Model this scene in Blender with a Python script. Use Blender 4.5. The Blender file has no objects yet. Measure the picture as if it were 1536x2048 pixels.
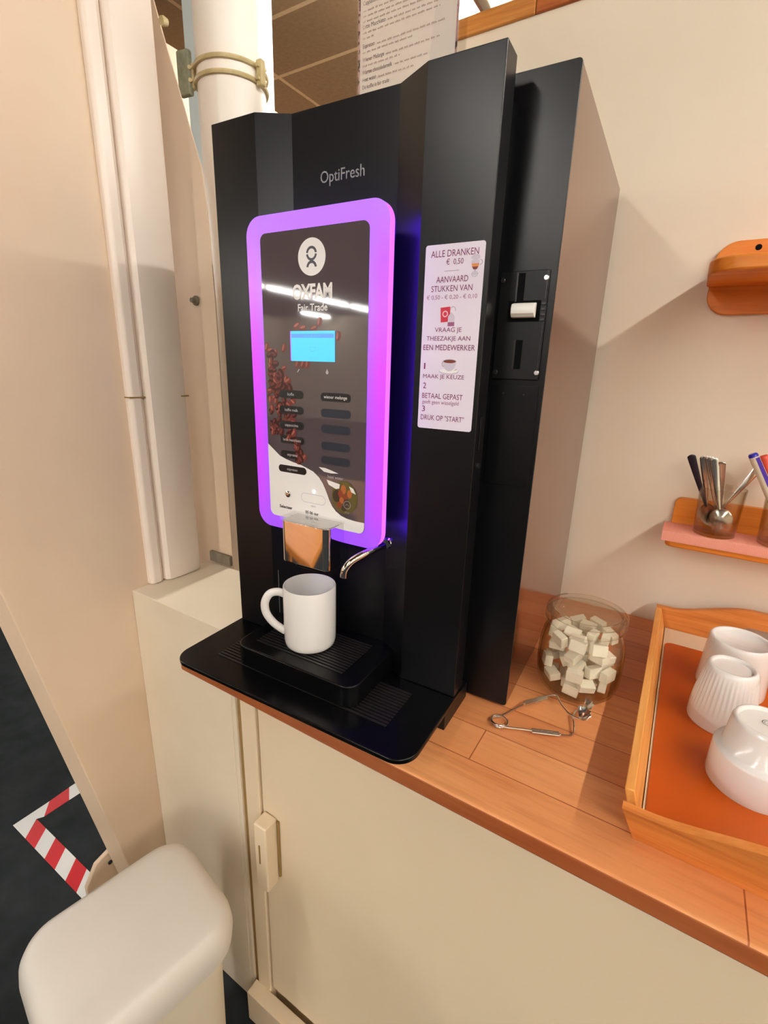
import bpy, bmesh, math, random
from mathutils import Matrix, Vector
random.seed(7)
PI = math.pi
S = bpy.context.scene
COL = S.collection

# ------------------------------------------------------------------ camera, world, light, exposure
F_PX = 969.253                                   # focal length in pixels of the 1536x2048 frame
def rz(a): return Matrix.Rotation(a, 3, 'Z')
def rx(a): return Matrix.Rotation(a, 3, 'X')
cam_d = bpy.data.cameras.new('camera')
cam_d.sensor_fit = 'VERTICAL'; cam_d.sensor_height = 36.0
cam_d.lens = F_PX / 2048 * 36.0
cam_d.clip_start = 0.01
cam = bpy.data.objects.new('camera', cam_d); COL.objects.link(cam)
rot = rz(math.radians(31.3105)) @ rx(math.radians(73.1628)) @ rz(math.radians(1.7077))
cam.matrix_world = Matrix.Translation((0.6212803, -0.43146376, 0.48133577)) @ rot.to_4x4()
S.camera = cam
S.cycles.transparent_max_bounces = 32

def srgb(r, g, b, a=1.0):
    f = lambda c: (c/12.92 if c <= .04045 else ((c+.055)/1.055)**2.4)
    return (f(r/255), f(g/255), f(b/255), a)

W = bpy.data.worlds.new('world'); S.world = W; W.use_nodes = True
W.node_tree.nodes['Background'].inputs[0].default_value = (1.0, 0.78, 0.55, 1)
W.node_tree.nodes['Background'].inputs[1].default_value = 0.25
TUBE_STRENGTH = 180.0                             # ceiling tubes, built further down as lamps
TUBE_COLOR = (1.0, 0.99, 0.96, 1)
S.view_settings.view_transform = 'Standard'
S.view_settings.look = 'None'
S.view_settings.gamma = 1.0
S.view_settings.use_curve_mapping = False
S.view_settings.exposure = 0.0

# ------------------------------------------------------------------ materials
def mat(name, color, rough=.5, metal=0.0, spec=.5, emit=None, estr=0.0, trans=0.0, ior=1.45, coat=0.0, alpha=1.0):
    m = bpy.data.materials.new(name); m.use_nodes = True
    b = m.node_tree.nodes['Principled BSDF']
    b.inputs['Base Color'].default_value = color
    b.inputs['Roughness'].default_value = rough
    b.inputs['Metallic'].default_value = metal
    b.inputs['Specular IOR Level'].default_value = spec
    b.inputs['IOR'].default_value = ior
    b.inputs['Transmission Weight'].default_value = trans
    b.inputs['Coat Weight'].default_value = coat
    b.inputs['Alpha'].default_value = alpha
    if emit:
        b.inputs['Emission Color'].default_value = emit
        b.inputs['Emission Strength'].default_value = estr
    return m
def nodes(m): return m.node_tree.nodes, m.node_tree.links, m.node_tree.nodes['Principled BSDF']
def coords(m, scale=(1,1,1), kind='Object', rot=(0,0,0), loc=(0,0,0)):
    n, l, b = nodes(m)
    tc = n.new('ShaderNodeTexCoord'); mp = n.new('ShaderNodeMapping')
    mp.inputs['Scale'].default_value = scale; mp.inputs['Rotation'].default_value = rot; mp.inputs['Location'].default_value = loc
    l.new(tc.outputs[kind], mp.inputs[0]); return mp.outputs[0]
def ramp(m, fac, stops):
    n, l, b = nodes(m)
    r = n.new('ShaderNodeValToRGB'); e = r.color_ramp.elements
    while len(e) < len(stops): e.new(0.5)
    for i, (p, c) in enumerate(stops): e[i].position = p; e[i].color = c
    l.new(fac, r.inputs[0]); return r.outputs[0]
def noise(m, vec, scale, detail=3, rough=.55):
    n, l, b = nodes(m)
    t = n.new('ShaderNodeTexNoise'); t.inputs['Scale'].default_value = scale; t.inputs['Detail'].default_value = detail; t.inputs['Roughness'].default_value = rough
    l.new(vec, t.inputs['Vector']); return t.outputs['Fac']
def mix(m, a, bcol, fac, mode='MIX'):
    n, l, b = nodes(m)
    x = n.new('ShaderNodeMix'); x.data_type = 'RGBA'; x.blend_type = mode
    for sock, v in ((x.inputs[0], fac), (x.inputs[6], a), (x.inputs[7], bcol)):
        if hasattr(v, 'is_output'): l.new(v, sock)
        else: sock.default_value = v
    return x.outputs[2]
def bump(m, h, strength=.2, dist=.001):
    n, l, b = nodes(m)
    k = n.new('ShaderNodeBump'); k.inputs['Strength'].default_value = strength; k.inputs['Distance'].default_value = dist
    l.new(h, k.inputs['Height']); l.new(k.outputs[0], b.inputs['Normal'])
def painted(name, c1, c2, rough=.5, scale=6, b=.08, spec=.4):
    m = mat(name, c1, rough, spec=spec)
    v = coords(m); f = noise(m, v, scale, 4)
    col = ramp(m, f, [(.3, c1), (.7, c2)])
    m.node_tree.links.new(col, m.node_tree.nodes['Principled BSDF'].inputs['Base Color'])
    if b: bump(m, noise(m, v, 180, 2), b, .0006)
    return m
def wood(name, c_dark, c_mid, c_light, axis='X', rough=.4, scale=1.0, spec=.4):
    m = mat(name, c_mid, rough, spec=spec)
    sc = {'X': (4, 60, 60), 'Y': (60, 4, 60), 'Z': (60, 60, 4)}[axis]
    v = coords(m, tuple(k*scale for k in sc))
    f = noise(m, v, 1.0, 5, .65)
    col = ramp(m, f, [(.28, c_dark), (.5, c_mid), (.75, c_light)])
    m.node_tree.links.new(col, m.node_tree.nodes['Principled BSDF'].inputs['Base Color'])
    bump(m, f, .08, .0006)
    return m
def butcher(name):
    """stave worktop: rows of long blocks, each with its own tone, grain along X"""
    m = mat(name, (1,1,1,1), .38, spec=.45)
    n, l, b = nodes(m)
    v = coords(m)
    br = n.new('ShaderNodeTexBrick')
    br.inputs['Scale'].default_value = 1.0; br.inputs['Brick Width'].default_value = .46; br.inputs['Row Height'].default_value = .062
    br.inputs['Mortar Size'].default_value = .0009; br.inputs['Mortar Smooth'].default_value = .3; br.inputs['Bias'].default_value = 0
    br.offset = .37; br.squash = 1
    br.inputs['Color1'].default_value = srgb(232,166,108); br.inputs['Color2'].default_value = srgb(210,134,82); br.inputs['Mortar'].default_value = srgb(168,98,56)
    l.new(v, br.inputs['Vector'])
    v2 = coords(m, (5, 70, 70))
    f = noise(m, v2, 1.0, 6, .7)
    g = ramp(m, f, [(.25, srgb(180,130,104)), (.5, srgb(238,228,220)), (.8, srgb(255,255,255))])
    c = mix(m, br.outputs['Color'], g, .55, 'MULTIPLY')
    v3 = coords(m, (3, 9, 9)); f3 = noise(m, v3, 1.3, 3)
    c = mix(m, c, ramp(m, f3, [(.35, srgb(235,200,180)), (.65, (1,1,1,1))]), .5, 'MULTIPLY')
    l.new(c, b.inputs['Base Color'])
    bump(m, f, .06, .0005)
    return m

M = {}
M['wall'] = painted('wall_paint', srgb(238,224,202), srgb(234,219,196), .55, 5, .05)
M['partition'] = painted('partition_paint', srgb(226,202,174), srgb(222,196,168), .5, 5, .04)
M['ledge'] = painted('ledge_paint', srgb(232,218,194), srgb(227,212,186), .45, 7, .04)
M['cabinet'] = painted('cabinet_paint', srgb(234,214,182), srgb(230,209,177), .42, 4, .03)
M['groove'] = mat('groove_and_shade', srgb(150,120,70), .8)  # tan of the joints, also painted shade in the cupboard gaps
M['trunking'] = mat('white_plastic_trunking', srgb(238,222,206), .3)
M['pipe'] = mat('pipe_white_paint', srgb(250,240,226), .38)
M['clamp'] = painted('painted_clamp', srgb(214,196,150), srgb(190,170,120), .45, 30, .1)
M['bracket'] = painted('grey_bracket', srgb(150,152,128), srgb(110,112,92), .6, 40, .1)
M['blue'] = mat('pale_blue_paint', srgb(214,224,222), .5)
M['carpet'] = painted('grey_carpet', srgb(46,50,52), srgb(34,38,40), .95, 12, .6, .1)
M['black'] = mat('black_coated_steel', srgb(11,11,13), .3, spec=.32)
M['black_matte'] = mat('black_plastic', srgb(10,10,12), .40, spec=.35)
M['black_tray'] = mat('black_tray_plastic', srgb(7,7,8), .24, spec=.25)
M['grille'] = mat('grille_plastic', srgb(30,28,27), .3, spec=.5)
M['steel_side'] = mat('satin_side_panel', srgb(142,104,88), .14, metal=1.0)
M['screen'] = mat('display_glass', srgb(86,75,78), .04, spec=.9, coat=.6)
M['chrome'] = mat('chrome', (.82,.80,.78,1), .06, metal=1.0)
M['steel'] = mat('polished_steel', (.82,.79,.75,1), .2, metal=1.0)
M['white_china'] = mat('white_china', srgb(228,223,216), .18, spec=.5, coat=.3)
M['white_plastic'] = mat('white_plastic', srgb(240,234,222), .3)
M['print_white'] = mat('print_white', srgb(240,236,232), .3)
M['print_black'] = mat('print_black', srgb(22,20,22), .3)
M['print_grey'] = mat('print_grey', srgb(60,58,66), .3)
M['print_teal'] = mat('print_dark_teal', srgb(36,42,54), .3)
M['print_text'] = mat('print_label_text', srgb(190,188,190), .4)
M['brushed'] = mat('brushed_steel', (.62,.58,.56,1), .42, metal=.8)
M['logo_metal'] = mat('logo_relief', (.50,.50,.52,1), .3, metal=1.0)
M['sticker'] = mat('sticker_paper', srgb(236,226,236), .16, spec=.5, coat=.5)
M['plum'] = mat('plum_ink', srgb(120,28,84), .4)
M['plum_soft'] = mat('plum_soft_ink', srgb(158,92,128), .4)
M['red_ink'] = mat('red_ink', srgb(206,44,64), .4)
M['pink_ink'] = mat('pink_ink', srgb(232,176,186), .4)
M['brown_ink'] = mat('brown_ink', srgb(120,52,30), .4)
M['amber_ink'] = mat('amber_ink', srgb(214,132,66), .4)
M['grey_ink'] = mat('grey_ink', srgb(150,140,150), .4)
M['lilac_ink'] = mat('lilac_ink', srgb(206,196,208), .4)
M['lcd'] = mat('lcd_glow', srgb(40,120,160), .3, emit=srgb(84,206,250), estr=.95)
M['lcd_bar'] = mat('lcd_bar', srgb(70,120,190), .3, emit=srgb(96,150,220), estr=.8)
M['lcd_ink'] = mat('lcd_ink', srgb(60,150,190), .3, emit=srgb(78,176,226), estr=.9)
M['led_white'] = mat('status_led', (1,1,1,1), .3, emit=(.8,.88,1,1), estr=6)
M['tube'] = mat('lit_tube', (1,1,1,1), .4, emit=TUBE_COLOR, estr=TUBE_STRENGTH)
M['fixture'] = mat('lamp_housing', srgb(225,215,195), .4)
M['fixture_dark'] = mat('lamp_gap', srgb(96,60,34), .6)
M['worktop'] = butcher('stave_worktop')
M['pine'] = wood('honey_pine', srgb(196,112,40), srgb(222,140,60), srgb(236,160,82))
M['pine_y'] = wood('honey_pine_side', srgb(200,120,48), srgb(228,158,80), srgb(242,180,104), 'Y')
M['pine_back'] = wood('pine_end_board', srgb(184,98,40), srgb(214,132,62), srgb(228,150,80))
M['pine_edge'] = wood('pine_edge', srgb(205,130,55), srgb(230,166,88), srgb(240,184,110))
M['rail'] = wood('rail_wood', srgb(176,104,44), srgb(206,138,66), srgb(220,156,84))
M['rail_red'] = wood('rail_wood_red', srgb(160,82,36), srgb(186,106,52), srgb(200,122,64))
M['shelf'] = wood('shelf_wood', srgb(196,104,28), srgb(224,132,44), srgb(236,150,64))
M['mat_orange'] = painted('orange_mat', srgb(196,88,6), srgb(186,78,4), .42, 5, .05)
M['tray_base'] = mat('cream_tray_base', srgb(226,206,176), .4)
M['glass'] = mat('clear_glass', (.97,.96,.92,1), .0, trans=1.0, ior=1.45)
M['acrylic'] = mat('clear_acrylic', (1,1,1,1), .02, trans=1.0, ior=1.15)
M['sugar'] = painted('sugar_lump', srgb(250,246,234), srgb(244,240,228), .75, 90, .3)
M['bin_lid'] = mat('bin_white', srgb(212,204,192), .42)
M['bin_body'] = mat('bin_body', srgb(214,202,180), .5)
M['tape_red'] = mat('tape_red', srgb(196,16,28), .45)
M['tape_white'] = mat('tape_white', srgb(224,224,220), .45)
M['paper'] = mat('menu_paper', srgb(248,238,230), .45)
M['photo'] = mat('bean_photo', srgb(70,44,48), .4)
M['menu_bold'] = mat('menu_bold_ink', srgb(96,72,78), .5)
M['menu_text'] = mat('menu_text_ink', srgb(196,176,168), .5)
M['marker_white'] = mat('marker_body', srgb(226,214,186), .35)
M['marker_blue'] = mat('marker_blue', srgb(36,34,170), .3)
M['marker_purple'] = mat('marker_stripe', srgb(66,30,150), .35)
M['marker_red'] = mat('marker_red', srgb(226,84,58), .35)
M['marker_dark'] = mat('marker_dark', srgb(34,24,34), .35)
M['screw'] = mat('screw_zinc', (.72,.72,.74,1), .28, metal=1.0)
M['screw_dark'] = mat('screw_black', srgb(52,50,54), .35, metal=.6)
M['dark_hole'] = mat('dark_recess', srgb(6,6,8), .7, spec=.1)
M['stamp'] = mat('stamp_ink', srgb(40,48,30), .5)
M['coffee'] = mat('coffee_film', srgb(206,170,146), .3)
M['skirting'] = painted('worn_skirting', srgb(146,138,122), srgb(110,96,76), .7, 20, .2)

# pink woven cloth
def cloth_mat():
    m = mat('pink_cloth', srgb(232,150,124), .85, spec=.1)
    n, l, b = nodes(m); v = coords(m)
    w1 = n.new('ShaderNodeTexWave'); w1.inputs['Scale'].default_value = 140; w1.bands_direction = 'X'; l.new(v, w1.inputs[0])
    w2 = n.new('ShaderNodeTexWave'); w2.inputs['Scale'].default_value = 140; w2.bands_direction = 'Z'; l.new(v, w2.inputs[0])
    c = mix(m, srgb(238,160,136), srgb(214,124,100), w1.outputs['Fac']); c = mix(m, c, srgb(246,182,160), w2.outputs['Fac'], 'MULTIPLY')
    c = mix(m, c, srgb(240,176,156), .6)
    l.new(c, b.inputs['Base Color']); bump(m, w1.outputs['Fac'], .3, .0008); return m
M['cloth'] = cloth_mat()

# glowing frame: LED light fed from the sides, more magenta at mid height
def glow_mat():
    m = mat('led_glow_frame', srgb(120,70,200), .25, spec=.5)
    n, l, b = nodes(m); tc = n.new('ShaderNodeTexCoord'); sp = n.new('ShaderNodeSeparateXYZ'); l.new(tc.outputs['Object'], sp.inputs[0])
    mr = n.new('ShaderNodeMapRange'); mr.inputs[1].default_value = .237; mr.inputs[2].default_value = .663; l.new(sp.outputs['Z'], mr.inputs[0])
    side = n.new('ShaderNodeMath'); side.operation = 'SUBTRACT'; side.inputs[1].default_value = .187; l.new(sp.outputs['X'], side.inputs[0])
    ab = n.new('ShaderNodeMath'); ab.operation = 'ABSOLUTE'; l.new(side.outputs[0], ab.inputs[0])
    sm = n.new('ShaderNodeMapRange'); sm.inputs[1].default_value = .084; sm.inputs[2].default_value = .1; l.new(ab.outputs[0], sm.inputs[0])
    base = ramp(m, mr.outputs[0], [(0, srgb(136,58,250)), (.5, srgb(168,70,255)), (1, srgb(176,112,246))])
    hot = ramp(m, mr.outputs[0], [(0, srgb(140,60,252)), (.12, srgb(176,40,252)), (.55, srgb(212,40,255)), (.85, srgb(190,84,255)), (1, srgb(178,118,248))])
    c = mix(m, base, hot, sm.outputs[0])
    l.new(c, b.inputs['Emission Color']); b.inputs['Emission Strength'].default_value = 1.0
    return m
M['glow'] = glow_mat()
M['glow_edge'] = mat('led_glow_edge', srgb(160,80,220), .25, emit=srgb(232,110,252), estr=1.0)
M['led_strip'] = mat('led_strip_blue', srgb(40,20,160), .4, emit=(.10,.02,1.0,1), estr=16.0)

# ceiling tiles: 30 cm grid with light joints
def ceil_mat():
    m = mat('ceiling_tiles', srgb(150,122,90), .85, spec=.1)
    n, l, b = nodes(m); v = coords(m)
    br = n.new('ShaderNodeTexBrick'); br.offset = 0; br.inputs['Scale'].default_value = 1
    br.inputs['Brick Width'].default_value = .6; br.inputs['Row Height'].default_value = .3; br.inputs['Mortar Size'].default_value = .0095; br.inputs['Mortar Smooth'].default_value = .1
    br.inputs['Color1'].default_value = srgb(122,98,72); br.inputs['Color2'].default_value = srgb(114,90,66); br.inputs['Mortar'].default_value = srgb(164,138,108)
    mp = n.new('ShaderNodeMapping'); mp.inputs['Location'].default_value = (0, -.043, 0); l.new(v, mp.inputs[0]); l.new(mp.outputs[0], br.inputs['Vector'])
    f = noise(m, v, 60, 4)
    c = mix(m, br.outputs['Color'], ramp(m, f, [(.3, srgb(225,220,215)), (.7, (1,1,1,1))]), .6, 'MULTIPLY')
    l.new(c, b.inputs['Base Color']); return m
M['ceiling'] = ceil_mat()

# ------------------------------------------------------------------ mesh helpers
def finish(name, bm, m, parent=None, smooth=False, bevel=0.0, seg=2, loc=None, angle=35, sharp=32):
    me = bpy.data.meshes.new(name)
    bmesh.ops.recalc_face_normals(bm, faces=bm.faces)
    bm.to_mesh(me); bm.free()
    ms = m if isinstance(m, (list, tuple)) else [m]
    for k in ms: me.materials.append(k)
    o = bpy.data.objects.new(name, me); COL.objects.link(o)
    if parent is not None: o.parent = parent
    if loc is not None: o.location = loc
    if smooth:
        for p in me.polygons: p.use_smooth = True
        me.set_sharp_from_angle(angle=math.radians(angle))
    if bevel:
        b = o.modifiers.new('bevel', 'BEVEL'); b.width = bevel; b.segments = seg; b.limit_method = 'ANGLE'; b.angle_limit = math.radians(40)
        for p in me.polygons: p.use_smooth = True
        me.set_sharp_from_angle(angle=math.radians(sharp))
        b.harden_normals = True
    return o
def box(bm, x0, x1, y0, y1, z0, z1, mi=0, mtx=None):
    c = [(x0,y0,z0),(x1,y0,z0),(x1,y1,z0),(x0,y1,z0),(x0,y0,z1),(x1,y0,z1),(x1,y1,z1),(x0,y1,z1)]
    v = [bm.verts.new(mtx @ Vector(p) if mtx else p) for p in c]
    for f in ((3,2,1,0),(4,5,6,7),(0,1,5,4),(1,2,6,5),(2,3,7,6),(3,0,4,7)):
        bm.faces.new([v[i] for i in f]).material_index = mi
def prism(bm, pts, z0, z1, axis='Z', mi=0):
    """extrude a closed outline; axis Z: pts are (x,y); axis Y: pts are (x,z); axis X: pts are (y,z)"""
    f = {'Z': lambda p, t: (p[0], p[1], t), 'Y': lambda p, t: (p[0], t, p[1]), 'X': lambda p, t: (t, p[0], p[1])}[axis]
    a = [bm.verts.new(f(p, z0)) for p in pts]; b = [bm.verts.new(f(p, z1)) for p in pts]
    n = len(pts)
    bm.faces.new(a[::-1]).material_index = mi; bm.faces.new(b).material_index = mi
    for i in range(n):
        j = (i+1) % n; bm.faces.new((a[i], a[j], b[j], b[i])).material_index = mi
def rrect(x0, x1, y0, y1, r, seg=8, corners=(1,1,1,1)):
    """rounded rectangle outline; corners: bl, br, tr, tl"""
    out = []
    for k, (cx, cy, a0, on) in enumerate(((x0+r, y0+r, PI, corners[0]), (x1-r, y0+r, 1.5*PI, corners[1]), (x1-r, y1-r, 0, corners[2]), (x0+r, y1-r, .5*PI, corners[3]))):
        if not on:
            out.append(((x0, y0), (x1, y0), (x1, y1), (x0, y1))[k]); continue
        for i in range(seg+1):
            a = a0 + .5*PI*i/seg; out.append((cx + r*math.cos(a), cy + r*math.sin(a)))
    return out
def lathe(bm, prof, seg=48, c=(0,0,0), mi=0, closed=False, rad=None):
    """revolve (r,z) profile about Z; r=0 ends become poles; rad(angle, r, z) may modulate radius"""
    rings = []
    for r, z in prof:
        if r < 1e-7: rings.append([bm.verts.new((c[0], c[1], c[2]+z))]); continue
        ring = []
        for i in range(seg):
            a = 2*PI*i/seg; q = rad(a, r, z) if rad else r
            ring.append(bm.verts.new((c[0]+q*math.cos(a), c[1]+q*math.sin(a), c[2]+z)))
        rings.append(ring)
    pairs = list(zip(rings, rings[1:]))
    if closed: pairs.append((rings[-1], rings[0]))
    for A, B in pairs:
        for i in range(seg):
            j = (i+1) % seg
            if len(A) == 1 and len(B) == 1: break
            if len(A) == 1: f = bm.faces.new((A[0], B[i], B[j]))
            elif len(B) == 1: f = bm.faces.new((A[i], B[0], A[j]))
            else: f = bm.faces.new((A[i], B[i], B[j], A[j]))
            f.material_index = mi
def tube(bm, pts, r, seg=10, mi=0, closed=False, flat=None, caps=True):
    """sweep a circle (or flattened ellipse) along pts; r may be a list"""
    P = [Vector(p) for p in pts]; n = len(P)
    rs = r if isinstance(r, (list, tuple)) else [r]*n
    fl = flat if isinstance(flat, (list, tuple)) else [flat or 1.0]*n
    rings = []; up = None
    for i in range(n):
        if closed: t = P[(i+1) % n] - P[i-1]
        else: t = P[min(i+1, n-1)] - P[max(i-1, 0)]
        t.normalize()
        if up is None:
            up = Vector((0,0,1)) if abs(t.z) < .9 else Vector((0,1,0))
        side = t.cross(up); side.normalize(); up = side.cross(t); up.normalize()
        rings.append([bm.verts.new(P[i] + side*rs[i]*math.cos(2*PI*k/seg) + up*rs[i]*fl[i]*math.sin(2*PI*k/seg)) for k in range(seg)])
    pr = list(zip(rings, rings[1:]))
    if closed: pr.append((rings[-1], rings[0]))
    for A, B in pr:
        for k in range(seg):
            j = (k+1) % seg; bm.faces.new((A[k], B[k], B[j], A[j])).material_index = mi
    if caps and not closed:
        bm.faces.new(rings[0]).material_index = mi; bm.faces.new(rings[-1][::-1]).material_index = mi
def smooth_path(pts, sub=5, closed=False):
    P = [Vector(p) for p in pts]; n = len(P); out = []
    rng = range(n) if closed else range(n-1)
    for i in rng:
        p0 = P[(i-1) % n] if (closed or i > 0) else P[0]; p1 = P[i]; p2 = P[(i+1) % n]; p3 = P[(i+2) % n] if (closed or i+2 < n) else P[n-1]
        for k in range(sub):
            t = k/sub
            out.append(.5*((2*p1) + (p2-p0)*t + (2*p0-5*p1+4*p2-p3)*t*t + (3*p1-p0-3*p2+p3)*t**3))
    if not closed: out.append(P[-1])
    return out
def face_xz(bm, pts, y, mi=0):
    """flat print: outline in (x,z) facing -Y"""
    f = bm.faces.new([bm.verts.new((p[0], y, p[1])) for p in pts]); f.material_index = mi
    return f
def circle(cx, cz, r, n=40, rz_=None):
    rz_ = rz_ or r
    return [(cx + r*math.cos(2*PI*i/n), cz + rz_*math.sin(2*PI*i/n)) for i in range(n)]
def text(name, s, x, z, y, size, m, parent, align='CENTER', sx=1.0, spacing=1.0, depth=0.0, bold=0.0, rot=0.0):
    """lettering facing -Y, turned into a mesh, base line at z"""
    cu = bpy.data.curves.new(name, 'FONT'); cu.body = s; cu.size = size; cu.align_x = align
    cu.space_character = spacing; cu.extrude = depth; cu.offset = bold; cu.resolution_u = 3
    t = bpy.data.objects.new(name, cu); COL.objects.link(t)
    dg = bpy.context.evaluated_depsgraph_get(); dg.update()
    me = bpy.data.meshes.new_from_object(t.evaluated_get(dg))
    COL.objects.unlink(t); bpy.data.objects.remove(t); bpy.data.curves.remove(cu)
    me.transform(Matrix.Translation((x, y, z)) @ Matrix.Rotation(rot, 4, 'Y') @ Matrix.Rotation(PI/2, 4, 'X') @ Matrix.Diagonal((sx, 1, 1, 1)))
    me.materials.clear(); me.materials.append(m); me.name = name
    o = bpy.data.objects.new(name, me); COL.objects.link(o)
    if parent is not None: o.parent = parent
    return o
def thing(name, label, cat, loc=(0,0,0), rotz=0.0, group=None):
    o = bpy.data.objects.new(name, None); COL.objects.link(o); o.empty_display_size = .05
    o.location = loc; o.rotation_euler = (0, 0, rotz); o['label'] = label; o['category'] = cat
    if group: o['group'] = group
    return o
def tag(o, label, cat, group=None):
    o['label'] = label; o['category'] = cat
    if group: o['group'] = group
    return o
def struct(o, label=None):
    o['kind'] = 'structure'
    if label: o['label'] = label
    return o
def plain(name, m, parent, *boxes, bevel=0.0, seg=2):
    bm = bmesh.new()
    for b in boxes: box(bm, *b)
    return finish(name, bm, m, parent, bevel=bevel, seg=seg)
def dup(o, parent=None):
    c = o.copy(); COL.objects.link(c); c.parent = parent
    for ch in [k for k in ALL(o)]: dup(ch, c)
    return c
def ALL(o): return [k for k in COL.objects if k.parent == o]

def thin_glass(name, tint=(.95,.94,.90,1), edge=(.60,.53,.40,1)):
    m = bpy.data.materials.new(name); m.use_nodes = True
    n, l = m.node_tree.nodes, m.node_tree.links
    n.remove(n['Principled BSDF']); out = n['Material Output']
    t = n.new('ShaderNodeBsdfTransparent'); t.inputs[0].default_value = tint
    lw = n.new('ShaderNodeLayerWeight'); lw.inputs[0].default_value = .35; rr = n.new('ShaderNodeValToRGB')
    rr.color_ramp.elements[0].position = .25; rr.color_ramp.elements[0].color = tint; rr.color_ramp.elements[1].position = .95; rr.color_ramp.elements[1].color = edge
    l.new(lw.outputs['Facing'], rr.inputs[0]); l.new(rr.outputs[0], t.inputs[0])
    g = n.new('ShaderNodeBsdfGlossy'); g.inputs['Roughness'].default_value = .02; g.inputs[0].default_value = (1,1,1,1)
    fr = n.new('ShaderNodeFresnel'); ge = n.new('ShaderNodeNewGeometry'); io = n.new('ShaderNodeMapRange')
    io.inputs[3].default_value = 1.45; io.inputs[4].default_value = 1/1.45; l.new(ge.outputs['Backfacing'], io.inputs[0]); l.new(io.outputs[0], fr.inputs['IOR'])
    mx = n.new('ShaderNodeMixShader'); l.new(fr.outputs[0], mx.inputs[0]); l.new(t.outputs[0], mx.inputs[1]); l.new(g.outputs[0], mx.inputs[2])
    l.new(mx.outputs[0], out.inputs[0]); return m
M['glass'] = thin_glass('clear_glass')
M['acrylic'] = thin_glass('clear_acrylic', (.97,.97,.96,1), (.85,.85,.84,1))

D = .6175          # wall plane behind the worktop
T = .0267          # worktop thickness
FLOOR = -1.03
CEIL = 1.70
XL = -.337         # face of the partition on the left
YC = .10           # front plane of the cupboards

# ================================================================== the setting
struct(plain('floor', M['carpet'], None, (-9, 4.6, -11, 5.2, FLOOR-.05, FLOOR)))
struct(plain('ceiling', M['ceiling'], None, (-9, 4.6, -11, 5.2, CEIL, CEIL+.05)))
struct(plain('wall_back', M['wall'], None, (-.085, 4.5, D, D+.05, FLOOR, 1.083)))
struct(plain('trim_1', M['rail'], None, (-.09, .2675, D-.006, D+.058, 1.083, 1.114), bevel=.003))
struct(plain('trim_2', M['rail_red'], None, (.268, 4.5, D-.006, D+.058, 1.083, 1.114), bevel=.003))
bm = bmesh.new()
yf = lambda z: -.1271 + .1669*(.0893-z)
yb = lambda z: -.1269 + .1629*(.0044-z)
fr = [bm.verts.new(p) for p in ((XL, yf(FLOOR), FLOOR), (XL, yf(CEIL), CEIL), (XL, .262, CEIL), (XL, .262, FLOOR))]
bk = [bm.verts.new(p) for p in ((XL-.038, yb(FLOOR), FLOOR), (XL-.038, yb(CEIL), CEIL), (XL-.038, .262, CEIL), (XL-.038, .262, FLOOR))]
bm.faces.new(fr); bm.faces.new(bk[::-1])
for i in range(4): bm.faces.new((fr[i], bk[i], bk[(i+1) % 4], fr[(i+1) % 4]))
struct(finish('wall_left', bm, M['partition'], bevel=.002))
struct(plain('wall_ledge', M['ledge'], None, (XL+.0005, -.0395, YC, .3045, FLOOR, -.0005), bevel=.003))
bm = bmesh.new()
prism(bm, [(-.45,-.9), (-.262,-.9), (-.2635,.60), (-.2690,.77), (-.2785,.845), (-.3624,1.08), (-.40,1.19), (-.45,1.19)], .316, .3185, 'Y')
struct(finish('wall_recess', bm, M['partition']))
struct(plain('baseboard_recess', M['skirting'], None, (XL+.002, -.262, .306, .3155, 0, .026), bevel=.002))
struct(plain('wall_far', M['partition'], None, (-1.53, -1.43, .95, 5.2, FLOOR, CEIL)))
struct(plain('wall_end', M['wall'], None, (-1.43, 4.6, 5.1, 5.2, FLOOR, CEIL)))
struct(plain('wall_right', M['wall'], None, (4.5, 4.6, -11, 5.1, FLOOR, CEIL)))
struct(plain('wall_hall', M['wall'], None, (-9, 4.5, -11.1, -11, FLOOR, CEIL)))
struct(plain('wall_side', M['wall'], None, (-9.1, -9, -11, 5.2, FLOOR, CEIL)))

# ================================================================== pipe corner on the left
t = thing('cable_trunking', 'white plastic trunking standing on the painted ledge beside the left partition', 'trunking', (XL, .2, .001))
bm = bmesh.new(); prism(bm, [(0,-.062),(.012,-.062),(.018,-.056),(.019,-.040),(.012,-.030),(0,-.030)], 0, CEIL-.003)
finish('narrow_strip', bm, M['trunking'], t, bevel=.003, seg=3)
bm = bmesh.new(); prism(bm, [(0,-.029),(.020,-.029),(.027,-.022),(.030,0),(.029,.048),(.024,.062),(0,.064)], 0, CEIL-.003)
finish('wide_cover', bm, M['trunking'], t, bevel=.004, seg=3)
plain('seam', M['groove'], t, (0, .0196, -.0625, -.0298, .4035, .4060)); plain('seam', M['groove'], t, (0, .0306, .046, .0648, .4035, .4060))
t = thing('drain_pipe', 'thick cream painted vertical pipe behind the left edge of the coffee machine', 'pipe', (-.335, .46, FLOOR))
bm = bmesh.new(); lathe(bm, [(0,0),(.071,0),(.071,CEIL-FLOOR),(0,CEIL-FLOOR)], 64)
finish('pipe_barrel', bm, M['pipe'], t, smooth=True)
for zc in (2.068, 2.094):
    bm = bmesh.new(); lathe(bm, [(.0715,-.0035),(.0765,-.0035),(.0780,0),(.0765,.0035),(.0715,.0035)], 64, (0,0,zc), closed=True)
    finish('clamp_band', bm, M['clamp'], t, smooth=True)
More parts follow.
